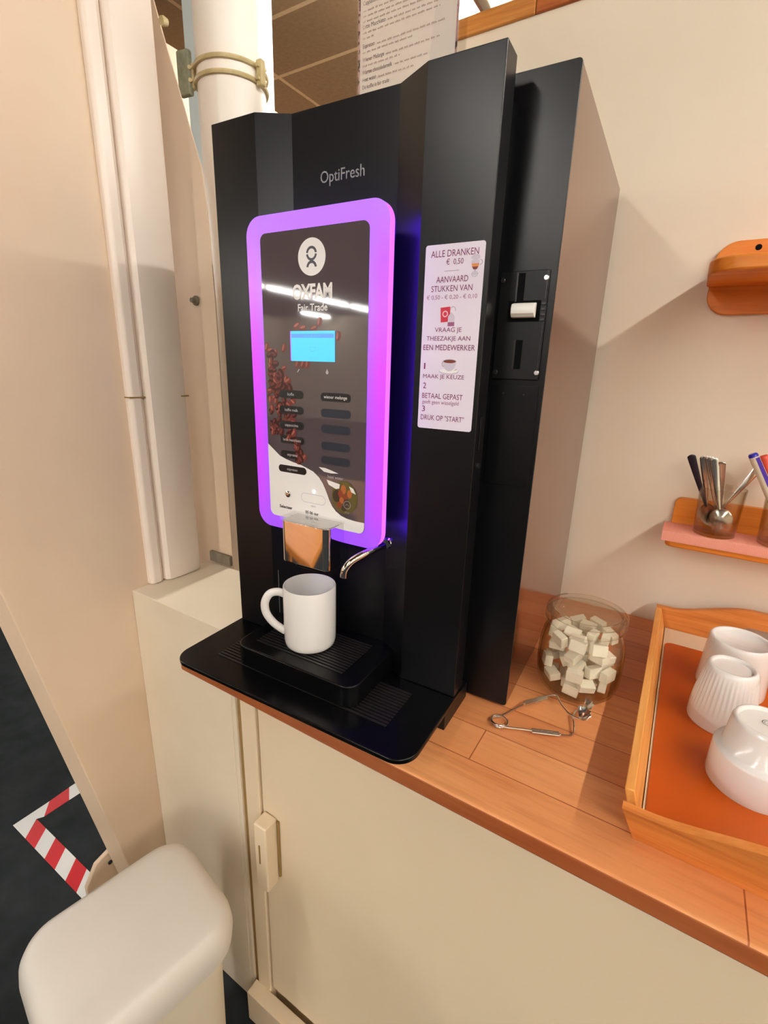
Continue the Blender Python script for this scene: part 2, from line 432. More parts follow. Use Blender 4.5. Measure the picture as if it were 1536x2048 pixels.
for ang in (-2.35, .05):
    bm = bmesh.new(); mt = Matrix.Rotation(ang, 4, 'Z')
    box(bm, .0745, .090, -.007, .007, 2.058, 2.104, mtx=mt)
    o = finish('clamp_lug', bm, M['clamp'], t, bevel=.003)
    bm = bmesh.new(); tube(bm, [mt @ Vector((.083,-.013,2.07)), mt @ Vector((.083,.013,2.07))], .004, 8); tube(bm, [mt @ Vector((.083,-.013,2.092)), mt @ Vector((.083,.013,2.092))], .004, 8)
    finish('clamp_bolt', bm, M['clamp'], o, smooth=True)
bm = bmesh.new(); box(bm, -.092, -.060, -.062, -.048, 2.045, 2.125, mtx=Matrix.Rotation(.15, 4, 'Z'))
finish('wall_bracket', bm, M['bracket'], t, bevel=.004)
c = plain('column', M['blue'], None, (-1.02, -.72, .9, 1.0, FLOOR, CEIL)); tag(c, 'pale blue painted column seen between the trunking and the thick pipe', 'column')
bm = bmesh.new(); lathe(bm, [(0,0),(.007,0),(.008,.004),(.006,.012),(0,.013)], 16)
o = finish('wall_hook', bm, M['clamp'], loc=(-.322, .2855, 1.072), smooth=True); o.rotation_euler = (-PI/2+.2, 0, 0); tag(o, 'small painted hook high up behind the white trunking', 'hook')
bm = bmesh.new(); lathe(bm, [(0,0),(.010,0),(.010,.004),(.005,.006),(.005,.014),(0,.014)], 18)
o = finish('wall_screw', bm, M['skirting'], loc=(-.322, .316, .603), smooth=True); o.rotation_euler = (PI/2, 0, 0); tag(o, 'dark screw head in the recess wall right of the trunking', 'screw')
bm = bmesh.new(); prism(bm, [(-.040,-.075),(.062,-.085),(.062,.01),(.025,.045),(-.012,.035),(-.04,-.01)], 0, .012, 'X')
o = finish('foot_bracket', bm, M['partition'], loc=(XL-.052, -.036, -.70), bevel=.003)
tag(o, 'small grey metal plate screwed to the lower edge of the left partition', 'bracket')
bm = bmesh.new(); lathe(bm, [(0,0),(.005,0),(.005,.003),(0,.004)], 14); q = finish('screw_head', bm, M['screw_dark'], o, smooth=True, loc=(.0122, .018, .012)); q.rotation_euler = (0, PI/2, 0)

# striped barrier tape stuck on the floor in an L
bm = bmesh.new()
def field(pts, mi):
    lo = [bm.verts.new((x, y, 0)) for x, y in pts]; up = [bm.verts.new((x, y, .0006)) for x, y in pts]
    bm.faces.new(up).material_index = mi
    for k in range(len(pts)): bm.faces.new((lo[k], lo[(k+1) % len(pts)], up[(k+1) % len(pts)], up[k])).material_index = mi
x = -.972; RED, WHITE = 0, 1
field([(-1.058,-.002),(-.972,-.002),(-1.020,.052),(-1.008,.070),(-1.058,.110)], WHITE)
for k in range(7):
    field([(x+k*.0625,-.002),(x+(k+1)*.0625,-.002),(x+(k+1)*.0625-.046,.052),(x+k*.0625-.046,.052)], k % 2)
field([(-1.058,.110),(-1.008,.070),(-1.006,.150),(-1.062,.178)], RED)
field([(-1.062,.178),(-1.006,.150),(-1.004,.215),(-1.064,.245)], WHITE)
field([(-1.064,.245),(-1.004,.215),(-1.002,.28),(-1.066,.31)], RED)
o = finish('floor_tape', bm, [M['tape_red'], M['tape_white']], loc=(0, 0, FLOOR+.0005))
tag(o, 'red and white striped barrier tape stuck in an L on the grey floor', 'tape')

# ================================================================== base cupboard and worktop
t = thing('base_cabinet', 'cream painted base cupboard with flat door under the wooden worktop', 'cabinet', (0, 0, 0))
plain('carcass', M['cabinet'], t, (-.038, 2.6, YC+.019, D-.001, FLOOR+.002, -T-.0005))
plain('end_panel', M['ledge'], t, (-.0385, -.027, YC, YC+.018, FLOOR+.002, -T-.0005), bevel=.0015)
plain('groove_strip', M['groove'], t, (-.027, -.0135, YC+.005, YC+.0185, FLOOR+.002, -T-.0005))
plain('stile', M['cabinet'], t, (-.0135, .0275, YC-.002, YC+.018, FLOOR+.002, -T-.0005), bevel=.004, seg=3)
plain('gap_shadow_strip', M['groove'], t, (.0275, .0330, YC+.006, YC+.018, FLOOR+.12, -T-.0005))
d = plain('door', M['cabinet'], t, (.0335, 1.25, YC, YC+.018, -.915, -T-.001), bevel=.002)
bm = bmesh.new(); prism(bm, [(.040,-.545),(.073,-.545),(.073,-.379),(.040,-.379)], YC-.034, YC-.001, 'Y')
lt = finish('latch_block', bm, M['cabinet'], d, bevel=.004, seg=3)
plain('door', M['cabinet'], t, (1.254, 2.6, YC, YC+.018, -.915, -T-.001), bevel=.002)
pl = plain('plinth', M['cabinet'], t, (-.02, 2.6, YC-.032, YC-.001, FLOOR+.002, -.935), bevel=.002)
plain('latch_slot', M['groove'], d, (.0535, .0565, YC-.0355, YC-.0340, -.475, -.428))
plain('latch_gap_shade', M['groove'], d, (.0735, .0785, YC-.004, YC-.0003, -.53, -.385))  # thin strip painting the shadow line in the gap beside the latch
o = plain('worktop', M['worktop'], None, (-.0385, 2.6, 0, D-.001, -T, 0), bevel=.0045, seg=3)
tag(o, 'oiled wooden stave worktop running along the wall above the cream cupboard', 'worktop')

# ================================================================== coffee machine
PHI = math.radians(1.9598); MX, MY = 0.0, .1063
CM = thing('coffee_machine', 'tall black coffee vending machine with purple lit panel on the wooden worktop', 'coffee machine', (MX, MY, 0), PHI)
def mw(u, v, z=0): return (MX + math.cos(PHI)*u - math.sin(PHI)*v, MY + math.sin(PHI)*u + math.cos(PHI)*v, z)
H, H2, WD, WC, DT, DR = .7882, .7873, .4105, .4700, .0329, .0243
V2, V3 = .0616, .4765
# front door: folded sheet, recessed in the middle
bm = bmesh.new()
prism(bm, [(0,DT),(0,0),(.0796,0),(.1206,DR),(.2798,DR),(.3253,0),(WD,0),(WD,DT)], .0345, H)
finish('front_door', bm, M['black'], CM, bevel=.0012, sharp=12)
plain('hinge_core', M['black_matte'], CM, (.012, WD-.010, DT, V2, .03, H-.025))
plain('body', M['black'], CM, (.004, WC-.0022, V2+.0025, V3-.002, .012, H2-.002), bevel=.002)
# payment column front
bm = bmesh.new(); prism(bm, rrect(.385, WC, .003, H2, .0045, 5, (0,1,1,0)), V2, V2+.004, 'Y')
finish('payment_column_front', bm, M['black'], CM, bevel=.0008)
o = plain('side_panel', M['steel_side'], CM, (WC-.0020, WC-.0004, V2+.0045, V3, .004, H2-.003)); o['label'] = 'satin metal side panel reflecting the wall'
for (u, v) in ((.03,.1),(.44,.1),(.03,.44),(.44,.44)):
    bm = bmesh.new(); lathe(bm, [(0,0),(.014,0),(.016,.013),(0,.013)], 20, (u, v, .0004)); finish('foot', bm, M['black_matte'], CM, smooth=True)
# raised lettering
o = text('brand_lettering', 'OptiFresh', .2003, .7035, DR-.0002,   .0190, M['logo_metal'], CM, sx=.88, depth=.0007); o['label'] = 'small silver raised lettering OptiFresh'
# coin unit ------------------------------------------------------------
cu = plain('coin_unit', M['black_matte'], CM, (.405, .4625, V2-.0030, V2-.0001, .4690, .5912), bevel=.001); cu['label'] = 'black coin plate with slots and white return button'
plain('coin_slot', M['dark_hole'], cu, (.4275, .4350, V2-.0034, V2-.0031, .5580, .5885))
plain('slot_lip', M['grille'], cu, (.4255, .4273, V2-.0048, V2-.0031, .5580, .5885))
plain('coin_slot', M['dark_hole'], cu, (.4318, .4395, V2-.0034, V2-.0031, .4815, .5150))
plain('slot_lip', M['grille'], cu, (.4297, .4317, V2-.0048, V2-.0031, .4815, .5150))
plain('button_bay', M['dark_hole'], cu, (.4180, .4560, V2-.0034, V2-.0031, .5355, .5590))
bm = bmesh.new(); prism(bm, [(V2-.0035,.5395),(V2-.010,.5400),(V2-.0135,.5440),(V2-.0140,.5500),(V2-.0120,.5545),(V2-.0035,.5565)], .4240, .4515, 'X')
finish('return_button', bm, M['white_plastic'], cu, bevel=.0008)
for k in range(4): plain('rib', M['grille'], cu, (.4575, .4618, V2-.0052, V2-.0030, .5362+k*.0058, .5388+k*.0058))
plain('edge_rib', M['grille'], cu, (.4602, .4612, V2-.0048, V2-.0030, .4700, .5340)); plain('edge_rib', M['grille'], cu, (.4602, .4612, V2-.0048, V2-.0030, .5605, .5900))
for (u, z, mm) in ((.4590,.5823,'screw'),(.4598,.4777,'screw'),(.4085,.5815,'screw_dark'),(.4092,.4773,'screw_dark')):
    bm = bmesh.new(); lathe(bm, [(0,0),(.0031,0),(.0031,.0010),(.0024,.0018),(0,.0019)], 20); s = finish('screw', bm, M[mm], cu, smooth=True); s.location = (u, V2-.0030, z); s.rotation_euler = (PI/2, 0, 0)
bm = bmesh.new(); box(bm, .4060, .4640, V2-.0012, V2-.0001, .3350, .4620)
cp = finish('coin_box_lid', bm, M['black'], CM, bevel=.0008)
for (u, z) in ((.4215, .4520), (.4470, .4512)):
    bm = bmesh.new(); lathe(bm, [(0,0),(.0016,0),(.0012,.0006),(0,.0007)], 12); s = finish('lid_screw', bm, M['screw_dark'], cp, smooth=True); s.location = (u, V2-.0012, z); s.rotation_euler = (PI/2, 0, 0)
plain('door_lock_bar', M['black_matte'], CM, (WD-.0004, WD+.0022, .010, .022, .385, .4250), bevel=.0006)
bm = bmesh.new(); lathe(bm, [(0,0),(.004,0),(.0035,.0025),(0,.003)], 16); s = finish('door_lock', bm, M['screw_dark'], CM, smooth=True); s.location = (WD, .016, .365); s.rotation_euler = (0, PI/2, 0)

# control panel ----------------------------------------------------------
PV = -.022
bm = bmesh.new()
prism(bm, rrect(.076, .2975, .2375, .6630, .024, 10), PV+.0008, PV+.0120, 'Y')
GF = finish('glow_frame', bm, [M['glow'], M['glow_edge']], CM, bevel=.0006)
for p in GF.data.polygons:
    if abs(p.normal.x) > .75: p.material_index = 1
GF['label'] = 'purple glowing rounded frame round the display'
bm = bmesh.new(); prism(bm, rrect(.082, .2915, .2435, .6570, .02, 8), PV+.0122, PV+.0150, 'Y'); finish('led_backlight', bm, M['led_strip'], CM)
bm = bmesh.new(); prism(bm, rrect(.098, .276, .262, .640, .012, 6), PV+.0152, DR-.0002, 'Y'); finish('panel_mount', bm, M['black_matte'], CM)
bm = bmesh.new(); prism(bm, rrect(.1010, .2705, .2570, .6415, .009, 8), PV, PV+.0007, 'Y')
SC = finish('display_panel', bm, M['screen'], CM); SC['label'] = 'glossy dark control panel with coffee bean print'
L1, L2, L3, L4 = PV-.0002, PV-.0004, PV-.0006, PV-.0008
def printed(name, m, polys, y=L1, parent=SC):
    bm = bmesh.new()
    for k, p in enumerate(polys):
        if isinstance(p, tuple) and len(p) == 2 and isinstance(p[1], int): face_xz(bm, p[0], y - 1e-6*k, p[1])
        else: face_xz(bm, p, y - 1e-6*k)
    return finish(name, bm, m, parent)
# emblem: white disc, figure made of a broken ring over a forked stem
printed('emblem_disc', M['print_white'], [circle(.1860, .6086, .0216, 48)])
def arc(cx, cz, r0, r1, a0, a1, n=20, sx=1.0):
    A = [a0+(a1-a0)*i/n for i in range(n+1)]
    return [(cx+sx*r1*math.cos(a), cz+r1*math.sin(a)) for a in A] + [(cx+sx*r0*math.cos(a), cz+r0*math.sin(a)) for a in reversed(A)]
cz = .6125
printed('emblem_figure', M['print_grey'], [
    arc(.1860, cz, .0054, .0084, .10, PI-.10), arc(.1860, cz, .0054, .0084, PI+.10, PI*2-.10),
    arc(.1860, .5965, .0050, .0082, .08, PI-.08), [(.1835,.6062),(.1885,.6062),(.1885,.6035),(.1835,.6035)]], L2)
text('panel_heading', 'OXFAM', .1860, .5605, L1, .0245, M['print_white'], SC, sx=.80, bold=.00085, spacing=.92)
text('panel_subheading', 'Fair Trade', .1860, .5458, L1, .0125, M['print_white'], SC, sx=.92, bold=.0002)
# lcd
plain('lcd', M['lcd'], SC, (.1500, .2215, PV-.0008, PV-.0001, .4835, .5215))
printed('lcd_header_bar', M['lcd_bar'], [[(.151,.5130),(.2205,.5130),(.2205,.5180),(.151,.5180)]], PV-.0010)
text('lcd_header', 'MAAK JE KEUZE', .1860, .5138, PV-.0012, .0040, M['lcd_ink'], SC)
printed('lcd_cup', M['lcd_ink'], [arc(.1860, .5010, .0045, .0056, PI, 2*PI), [(.1800,.5010),(.1920,.5010),(.1920,.5019),(.1800,.5019)], arc(.1930, .4992, .0018, .0026, -PI/2, PI/2)], PV-.0010)
text('lcd_footer', 'koffie 0,50', .1860, .4870, PV-.0010, .0042, M['lcd_ink'], SC)
printed('lcd_side', M['glow'], [[(.1482,.4838),(.1499,.4835),(.1499,.5215),(.1482,.5212)]], L2)
# printed coffee beans
bean_cols = [mat('bean_dark', srgb(64,26,24), .25), mat('bean_mid', srgb(112,52,46), .25), mat('bean_lit', srgb(158,88,76), .25), mat('bean_crease', srgb(36,14,14), .3)]
R2 = random.Random(11)
def bean(cx, cz, s, a, tone):
    ca, sa = math.cos(a), math.sin(a)
    e = lambda rx_, rz_, ox=0, oz=0, n=18: [(cx+ca*(rx_*math.cos(t)+ox)-sa*(rz_*math.sin(t)+oz), cz+sa*(rx_*math.cos(t)+ox)+ca*(rz_*math.sin(t)+oz)) for t in [2*PI*i/n for i in range(n)]]
    return [(e(s, s*.66), tone), (e(s*.72, s*.26, 0, s*.28), min(tone+1, 2)), (e(s*.86, s*.055, 0, -.02*s), 3)]
polys = []
for (cx0, cz0, sx_, sz_, n) in ((.1120,.4750,.009,.022,30),(.1240,.4560,.020,.018,40),(.1280,.4300,.024,.020,44),(.1320,.4010,.022,.020,30),(.1480,.3720,.014,.016,14),(.1640,.3540,.008,.010,8)):
    for _ in range(n):
        x = cx0 + R2.uniform(-1,1)*sx_; z = cz0 + R2.uniform(-1,1)*sz_
        if x < .1035+.004 or z < .3665-(x-.1025)*.62+.006: continue
        polys += bean(x, z, R2.uniform(.0046,.0066), R2.uniform(0, PI), R2.choice((0,0,1)))
printed('bean_print', bean_cols, polys, PV-.00022); polys = []
for grp_ in (((.1600,.5275,.5),(.1700,.5245,.2),(.1880,.5240,.3),(.1975,.5325,1.3)), ((.2270,.5150,1.4),), ((.1370,.5000,1.2),), ((.1210,.4930,.9),(.1060,.5010,1.2)), ((.1600,.4800,1.2),(.1690,.4795,1.1),(.1770,.4798,1.3))):
    polys = []
    for (x, z, a) in grp_: polys += bean(x, z, .0062, a, 1)
    printed('bean_print', bean_cols, polys, PV-.00022)
# selection labels
def pill(x0, x1, z0, z1, r): return rrect(x0, x1, z0, z1, r, 6)
for z, s in ((.4391,'koffie'),(.4176,'koffie melk'),(.3964,'cappuccino'),(.3755,'latte macchiato'),(.3540,'espresso')):
    printed('choice_button', M['print_black'], [pill(.1255,.1690,z-.0055,z+.0055,.0052)], L3)
    text('choice_label', s, .1470, z-.0018, L4, .0056, M['print_text'], SC, sx=.95)
for z, s in ((.4388,'wiener melange'),(.4178,''),(.3965,''),(.3735,''),(.3536,'')):
    printed('choice_button', M['print_black'] if s else M['print_teal'], [pill(.1985,.2465,z-.0055,z+.0055,.0052)], L3)
    if s: text('choice_label', s, .2225, z-.0018, L4, .0062, M['print_white'], SC, sx=.95)
printed('drop_icon', M['print_text'], [circle(.2093, .4700, .0022, 16), [(.2073,.4708),(.2113,.4708),(.2093,.4748)]], L3)
printed('pen_icon', M['print_text'], [[(.1592,.4692),(.1602,.4686),(.1634,.4728),(.1624,.4734)]], L3)
# white wave with start area, cherry photo
wave = [(.1012,.3662),(.1130,.3578),(.1236,.3503),(.1350,.3466),(.1476,.3437),(.1600,.3418),(.1711,.3388),(.1840,.3345),(.1938,.3278),(.2005,.3200),(.2049,.3123),(.2088,.3040),(.2123,.2962),(.2170,.2885),(.2234,.2823),(.2320,.2775),(.2416,.2750),(.2550,.2738),(.2704,.2738)]
bot = [(.2704,.2665)] + [(.2610+.0092*math.cos(-a), .2664+.0092*math.sin(-a)) for a in [PI/2*i/6 for i in range(1,7)]] + [(.1105-.0092*math.sin(a), .2664-.0092*math.cos(a)) for a in [PI/2*i/6 for i in range(0,7)]]
printed('white_wave', M['print_white'], [wave + bot], PV-.00055)
printed('dark_label', M['print_black'], [pill(.1205,.1722,.3272,.3378,.0052)], L4); text('dark_label_text', 'espresso', .1463, .3307, PV-.0010, .0055, M['print_text'], SC)
bm = bmesh.new(); lathe(bm, [(0,0),(.0052,0),(.0048,.0022),(.0030,.0030),(0,.0032)], 24); s = finish('push_button', bm, M['chrome'], SC, smooth=True); s.location = (.1378, PV-.0006, .2948); s.rotation_euler = (PI/2, 0, 0)
printed('start_outline', M['lilac_ink'], [arc(.1686, .2942, .0062, .0070, PI/2, 1.5*PI), arc(.1986, .2942, .0062, .0070, -PI/2, PI/2), [(.1686,.3004),(.1986,.3004),(.1986,.3012),(.1686,.3012)], [(.1686,.2872),(.1986,.2872),(.1986,.2880),(.1686,.2880)]], L4)
text('start_word', 'start', .1836, .2820, L4, .0044, M['grey_ink'], SC)
bm = bmesh.new(); lathe(bm, [(0,0),(.0026,0),(.0020,.0012),(0,.0016)], 16); s = finish('status_led', bm, M['led_white'], SC, smooth=True); s.location = (.1851, PV-.0006, .3053); s.rotation_euler = (PI/2, 0, 0)
text('maker_text', 'Selecteer', .1200, .2715, L4, .0064, M['print_grey'], SC, align='LEFT', bold=.0002)
text('maker_text', '05 06 uur', .1690, .2705, L4, .0060, M['print_grey'], SC, align='LEFT', bold=.0002)
cherry_cols = [mat('leaf_green', srgb(92,84,44), .3), mat('leaf_dark', srgb(58,48,36), .3), mat('cherry_red', srgb(134,58,40), .3), mat('cherry_orange', srgb(176,98,52), .3), M['print_white']]
disc = circle(.2375, .3045, .0215, 40, .0235)
cp_ = [(disc, 0)]
for (x, z, rx_, rz_, k) in ((.225,.305,.007,.009,1),(.248,.300,.006,.010,0),(.236,.316,.0045,.0065,3),(.231,.309,.0040,.0055,2),(.239,.305,.0040,.0050,2),(.233,.300,.0038,.0048,3),(.241,.297,.0050,.0060,1),(.229,.293,.0042,.0048,2),(.246,.311,.0040,.0060,3),(.237,.289,.0046,.0040,1)):
    cp_.append((circle(x, z, rx_, 18, rz_), k))
cp_.append(([(.2075,.3262),(.2300,.3225),(.2290,.3165),(.2230,.3150),(.2110,.3195)], 4)); cp_.append(([(.2450,.3220),(.2520,.3195),(.2565,.3120),(.2490,.3140)], 4))
printed('cherry_photo', cherry_cols, cp_, PV-.00065)
printed('wave_tip', M['print_white'], [[(.1940,.3424),(.2052,.3424),(.2160,.3402),(.2279,.3372),(.2150,.3360),(.2033,.3368)]], L4)
text('choice_label', 'heet water', .2225, .3290, L4, .0060, M['print_text'], SC)
printed('stop_ring', M['grey_ink'], [arc(.2424, .2949, .0050, .0060, 0, 2*PI-.001, 28), arc(.2424, .2935, .0018, .0026, 0, PI)], PV-.0010)
text('stop_word', 'stop', .2424, .2828, L4, .0046, M['grey_ink'], SC)

# outlets ------------------------------------------------------------------
bm = bmesh.new(); prism(bm, rrect(.1530, .2365, -.0605, -.0100, .009, 6, (1,1,0,0)), .2055, .2680)
sp = finish('coffee_outlet', bm, M['chrome'], CM, bevel=.0015, seg=3); sp['label'] = 'mirror chrome coffee outlet block'
bm = bmesh.new(); prism(bm, rrect(.1500, .2395, -.0630, -.0225, .010, 6, (1,1,0,0)), .2682, .2712)
finish('clear_lip', bm, M['acrylic'], sp)
bm = bmesh.new(); prism(bm, rrect(.1640, .2240, -.0500, -.0100, .012, 6), .1960, .2054); nz = finish('nozzle_block', bm, M['black_tray'], CM, bevel=.002)
bm = bmesh.new(); tube(bm, smooth_path([(.2852,.0060,.2350),(.2852,-.0120,.2365),(.2790,-.0360,.2345),(.2690,-.0500,.2270),(.2620,-.0560,.2150),(.2605,-.0565,.2040)], 6), [.0052]*31, 14)
hw = finish('hot_water_spout', bm, M['chrome'], CM, smooth=True)
bm = bmesh.new(); lathe(bm, [(0,0),(.0085,0),(.0085,.004),(.0060,.0060),(0,.006)], 20); s = finish('spout_flange', bm, M['chrome'], hw, smooth=True); s.location = (.2852, .0230, .2350); s.rotation_euler = (PI/2, 0, 0)
bm = bmesh.new(); tube(bm, [(.0850,.0080,.0706),(.0850,.0080,.1500)], .0042, 12); finish('cup_guide_rod', bm, M['brushed'], CM, smooth=True)

# drip tray and raised cup stand -----------------------------------------------
bm = bmesh.new(); prism(bm, rrect(-.0050, .4120, -.1450, .0250, .030, 10, (1,1,0,0)), .0264, .0340)
dt = finish('drip_tray', bm, M['black_tray'], CM, bevel=.0020, seg=3)
plain('tray_support', M['black_matte'], CM, (.02, .4105, -.030, .055, .0005, .0263))
bm = bmesh.new()
for k in range(13): box(bm, .05, .3570, -.1010+k*.0061, -.1010+k*.0061+.0030, .0341, .0352)
finish('drip_grille', bm, M['grille'], dt)
bm = bmesh.new(); prism(bm, rrect(.0900, .3060, -.1020, .0238, .020, 8, (1,1,0,0)), .0353, .0695)
cs = finish('cup_stand', bm, M['black_tray'], CM, bevel=.0025, seg=3)
bm = bmesh.new()
for k in range(14): box(bm, .115, .2740, -.0800+k*.0061, -.0800+k*.0061+.0030, .0696, .0705)
finish('stand_grille', bm, M['grille'], cs)

# price sticker --------------------------------------------------------------------
bm = bmesh.new(); prism(bm, rrect(.3335, .4046, .4076, .6132, .003, 5), -.0005, -.0001, 'Y')
ST = finish('price_sticker', bm, M['sticker'], CM); ST['label'] = 'white sticker with prices and instructions in plum letters'
def line(s, x, z, w, h, m='plum', align='CENTER', b=.0):
    o = text('sticker_text', s, 0, 0, 0, .01, M[m], ST, align='LEFT', bold=b)
    xs = [v.co.x for v in o.data.vertices]; zs = [v.co.z for v in o.data.vertices]
    sx_, sz_ = w/(max(xs)-min(xs)), h/(max(zs)-min(zs))
    ox = x - w/2 if align == 'CENTER' else x
    for v in o.data.vertices: v.co = ((v.co.x-min(xs))*sx_+ox, -.0008, (v.co.z-min(zs))*sz_+z-h/2)
    return o
line('ALLE DRANKEN', .3690, .6036, .0570, .0068)
line('\u20ac  0,50', .3700, .5945, .0205, .0070)
line('AANVAARD', .3680, .5768, .0385, .0064)
line('STUKKEN VAN', .3680, .5673, .0500, .0064)
line('\u20ac 0,50 - \u20ac 0,20 - \u20ac 0,10', .3685, .5580, .0615, .0054, 'plum_soft')
line('VRAAG JE', .3670, .5222, .0335, .0066)
line('THEEZAKJE AAN', .3675, .5127, .0550, .0064)
line('EEN MEDEWERKER', .3690, .5033, .0650, .0060)
line('1', .3385, .4820, .0018, .0070, align='LEFT')
line('MAAK JE KEUZE', .3380, .4695, .0530, .0062, align='LEFT')
line('2', .3385, .4592, .0042, .0068, align='LEFT')
line('BETAAL GEPAST', .3380, .4472, .0530, .0062, align='LEFT')
line('geeft geen wisselgeld', .3385, .4392, .0480, .0062, 'plum_soft', 'LEFT')
line('3', .3385, .4315, .0042, .0068, align='LEFT')
line('DRUK OP "START"', .3375, .4212, .0570, .0064, align='LEFT')
def sp_(name, m, polys, y=-.0008): return printed(name, m, polys, y, ST)
sp_('divider_line', M['grey_ink'], [[(.358,.5852),(.376,.5852),(.376,.5857),(.358,.5857)]])
# coffee glass drawing
sp_('coffee_glass_drawing', [M['lilac_ink'], M['amber_ink'], M['brown_ink'], M['grey_ink']], [
    (circle(.3945,.5975,.0052,20,.0030), 0), ([(.3898,.5945),(.3992,.5945),(.3988,.5910),(.3902,.5910)], 0), ([(.3901,.5912),(.3989,.5912),(.3982,.5880),(.3908,.5880)], 1),
    ([(.3908,.5880),(.3982,.5880),(.3965,.5852),(.3925,.5852)], 2), ([(.3940,.5852),(.3950,.5852),(.3950,.5822),(.3940,.5822)], 3), (circle(.3945,.5815,.0036,20,.0022), 0), (arc(.3998,.5922,.0022,.0028,-PI/2,PI/2), 3), (arc(.3945,.5815,.0034,.0038,PI,2*PI), 3)])
# tea sachet drawing
sp_('tea_bag_drawing', [M['red_ink'], M['pink_ink'], M['plum_soft'], M['lilac_ink'], M['grey_ink']], [
    ([(.3560,.5470),(.3680,.5480),(.3690,.5320),(.3572,.5310)], 0), (circle(.3622,.5402,.0036,20), 1), (circle(.3622,.5402,.0022,16), 0),
    ([(.3660,.5375),(.3700,.5420),(.3742,.5375),(.3742,.5312),(.3660,.5312)], 3), ([(.3660,.5312),(.3742,.5312),(.3742,.5268),(.3660,.5268)], 2), (arc(.3715,.5445,.0030,.0035,-.4,PI), 4)])
# cup and saucer drawing
sp_('cup_drawing', [M['lilac_ink'], M['grey_ink'], M['brown_ink'], M['print_white']], [
    (circle(.3710,.4762,.0125,30,.0034), 0), (circle(.3710,.4770,.0115,30,.0026), 3), (arc(.3655,.4850,.0030,.0038,PI/2,1.5*PI), 1),
    ([(.3632,.4880)] + [(.3715+.0083*math.cos(a), .4872+.0105*math.sin(a)) for a in [PI+PI*i/14 for i in range(15)]] + [(.3798,.4880)], 0), (circle(.3715,.4880,.0083,30,.0022), 1), (circle(.3715,.4878,.0076,30,.0018), 2), ([(.3770,.4775),(.3800,.4790),(.3820,.4800),(.3800,.4780)], 1)])

# ================================================================== things on and around the machine
# mug
def mug_mesh():
    bm = bmesh.new()
    lathe(bm, [(0,.003),(.031,.003),(.032,.0),(.0345,.0),(.0375,.003),(.0388,.010),(.0392,.030),(.0392,.0950),(.0384,.0968),(.0374,.0968),(.0366,.0950),(.0364,.030),(.0355,.010),(.031,.0060),(0,.0055)], 56)
    return bm
MUG = thing('coffee_mug', 'white straight-sided mug standing under the chrome coffee outlet', 'mug', (.1885, .0735, .0708), math.atan2(-.53, -.85))
finish('cup_body', mug_mesh(), M['white_china'], MUG, smooth=True, angle=60)
bm = bmesh.new(); pts = smooth_path([(.0375,0,.0800),(.0480,0,.0830),(.0600,0,.0790),(.0672,0,.0650),(.0660,0,.0480),(.0570,0,.0330),(.0470,0,.0240),(.0375,0,.0175)], 6)
tube(bm, pts, [.0050]*len(pts), 14, flat=1.25); finish('handle', bm, M['white_china'], MUG, smooth=True)
bm = bmesh.new(); lathe(bm, [(0,.0062),(.0305,.0066),(.0355,.0150)], 40); finish('coffee_residue', bm, M['coffee'], MUG, smooth=True)

# menu in an acrylic holder on top of the machine
MN = thing('menu_stand', 'drinks menu sheet in a clear acrylic stand on top of the coffee machine', 'menu', (0, .50, H2))
bm = bmesh.new(); box(bm, -.0345, .1895, -.0030, -.0008, 0.0005, .36); box(bm, -.0345, .1895, .0012, .0034, 0.0005, .36); box(bm, -.0345, .1895, -.03, .06, -.0012, .0004)
finish('holder', bm, M['acrylic'], MN)
sh = plain('menu_sheet', M['paper'], MN, (-.0330, .1740, -.0002, .0004, .004, .356))
pm = mat('bean_photo_border', srgb(70,44,48), .4)
pm.node_tree.links.new(ramp(pm, noise(pm, coords(pm), 95, 1), [(.44, srgb(60,36,42)), (.52, srgb(200,160,160))]), pm.node_tree.nodes['Principled BSDF'].inputs['Base Color'])
for x0, x1 in ((-.0330,-.0285),(.1700,.1740)): plain('photo_border', pm, sh, (x0, x1, -.0006, -.0003, .004, .356))
def mtitle(s, z, w):
    o = text('menu_heading', s, 0, 0, 0, .0085, M['menu_bold'], sh, align='LEFT')
    xs = [v.co.x for v in o.data.vertices]; k = w/(max(xs)-min(xs))
    for v in o.data.vertices: v.co = (v.co.x*k - .0225, -.0008, v.co.z*1.1 + z - H2)
def mbody(z, x0, x1, rnd):
    bm = bmesh.new(); x = x0
    while x < x1:
        w = rnd.uniform(.005,.014); w = min(w, x1-x); y0 = z-H2
        n = max(1, int(w/.0022))
        for i in range(n):
            hh = rnd.choice((.0022,.0022,.0030)); xa = x+i*w/n
            face_xz(bm, [(xa,y0),(xa+w/n*.72,y0),(xa+w/n*.72,y0+hh),(xa,y0+hh)], -.0008)
        x += w+.0028
    o = finish('small_print', bm, M['menu_text'], sh); return o
rn = random.Random(5)
mtitle('Cappuccino', 1.1165, .033); mbody(1.1160,.016,.140,rn); mbody(1.1065,-.022,.150,rn); mbody(1.0985,-.022,.140,rn); mbody(1.0905,-.022,.152,rn)
mtitle('Latte Macchiato', 1.0815, .049); mbody(1.0815,.032,.140,rn); mbody(1.0735,-.022,.138,rn); mbody(1.0655,-.022,.004,rn)
mtitle('Espresso', 1.0520, .026); mbody(1.0520,.010,.148,rn); mbody(1.0440,-.022,.085,rn)
mtitle('Wiener Melange', 1.0310, .048); mbody(1.0310,.030,.142,rn); mbody(1.0230,-.022,.060,rn)
mtitle('Warme chocolademelk', 1.0115, .066); mbody(1.0115,.050,.120,rn)
mtitle('Heet water', 1.0000, .031); mbody(1.0000,.014,.090,rn)
mtitle('De koffie is fair trade', .9880, .060)

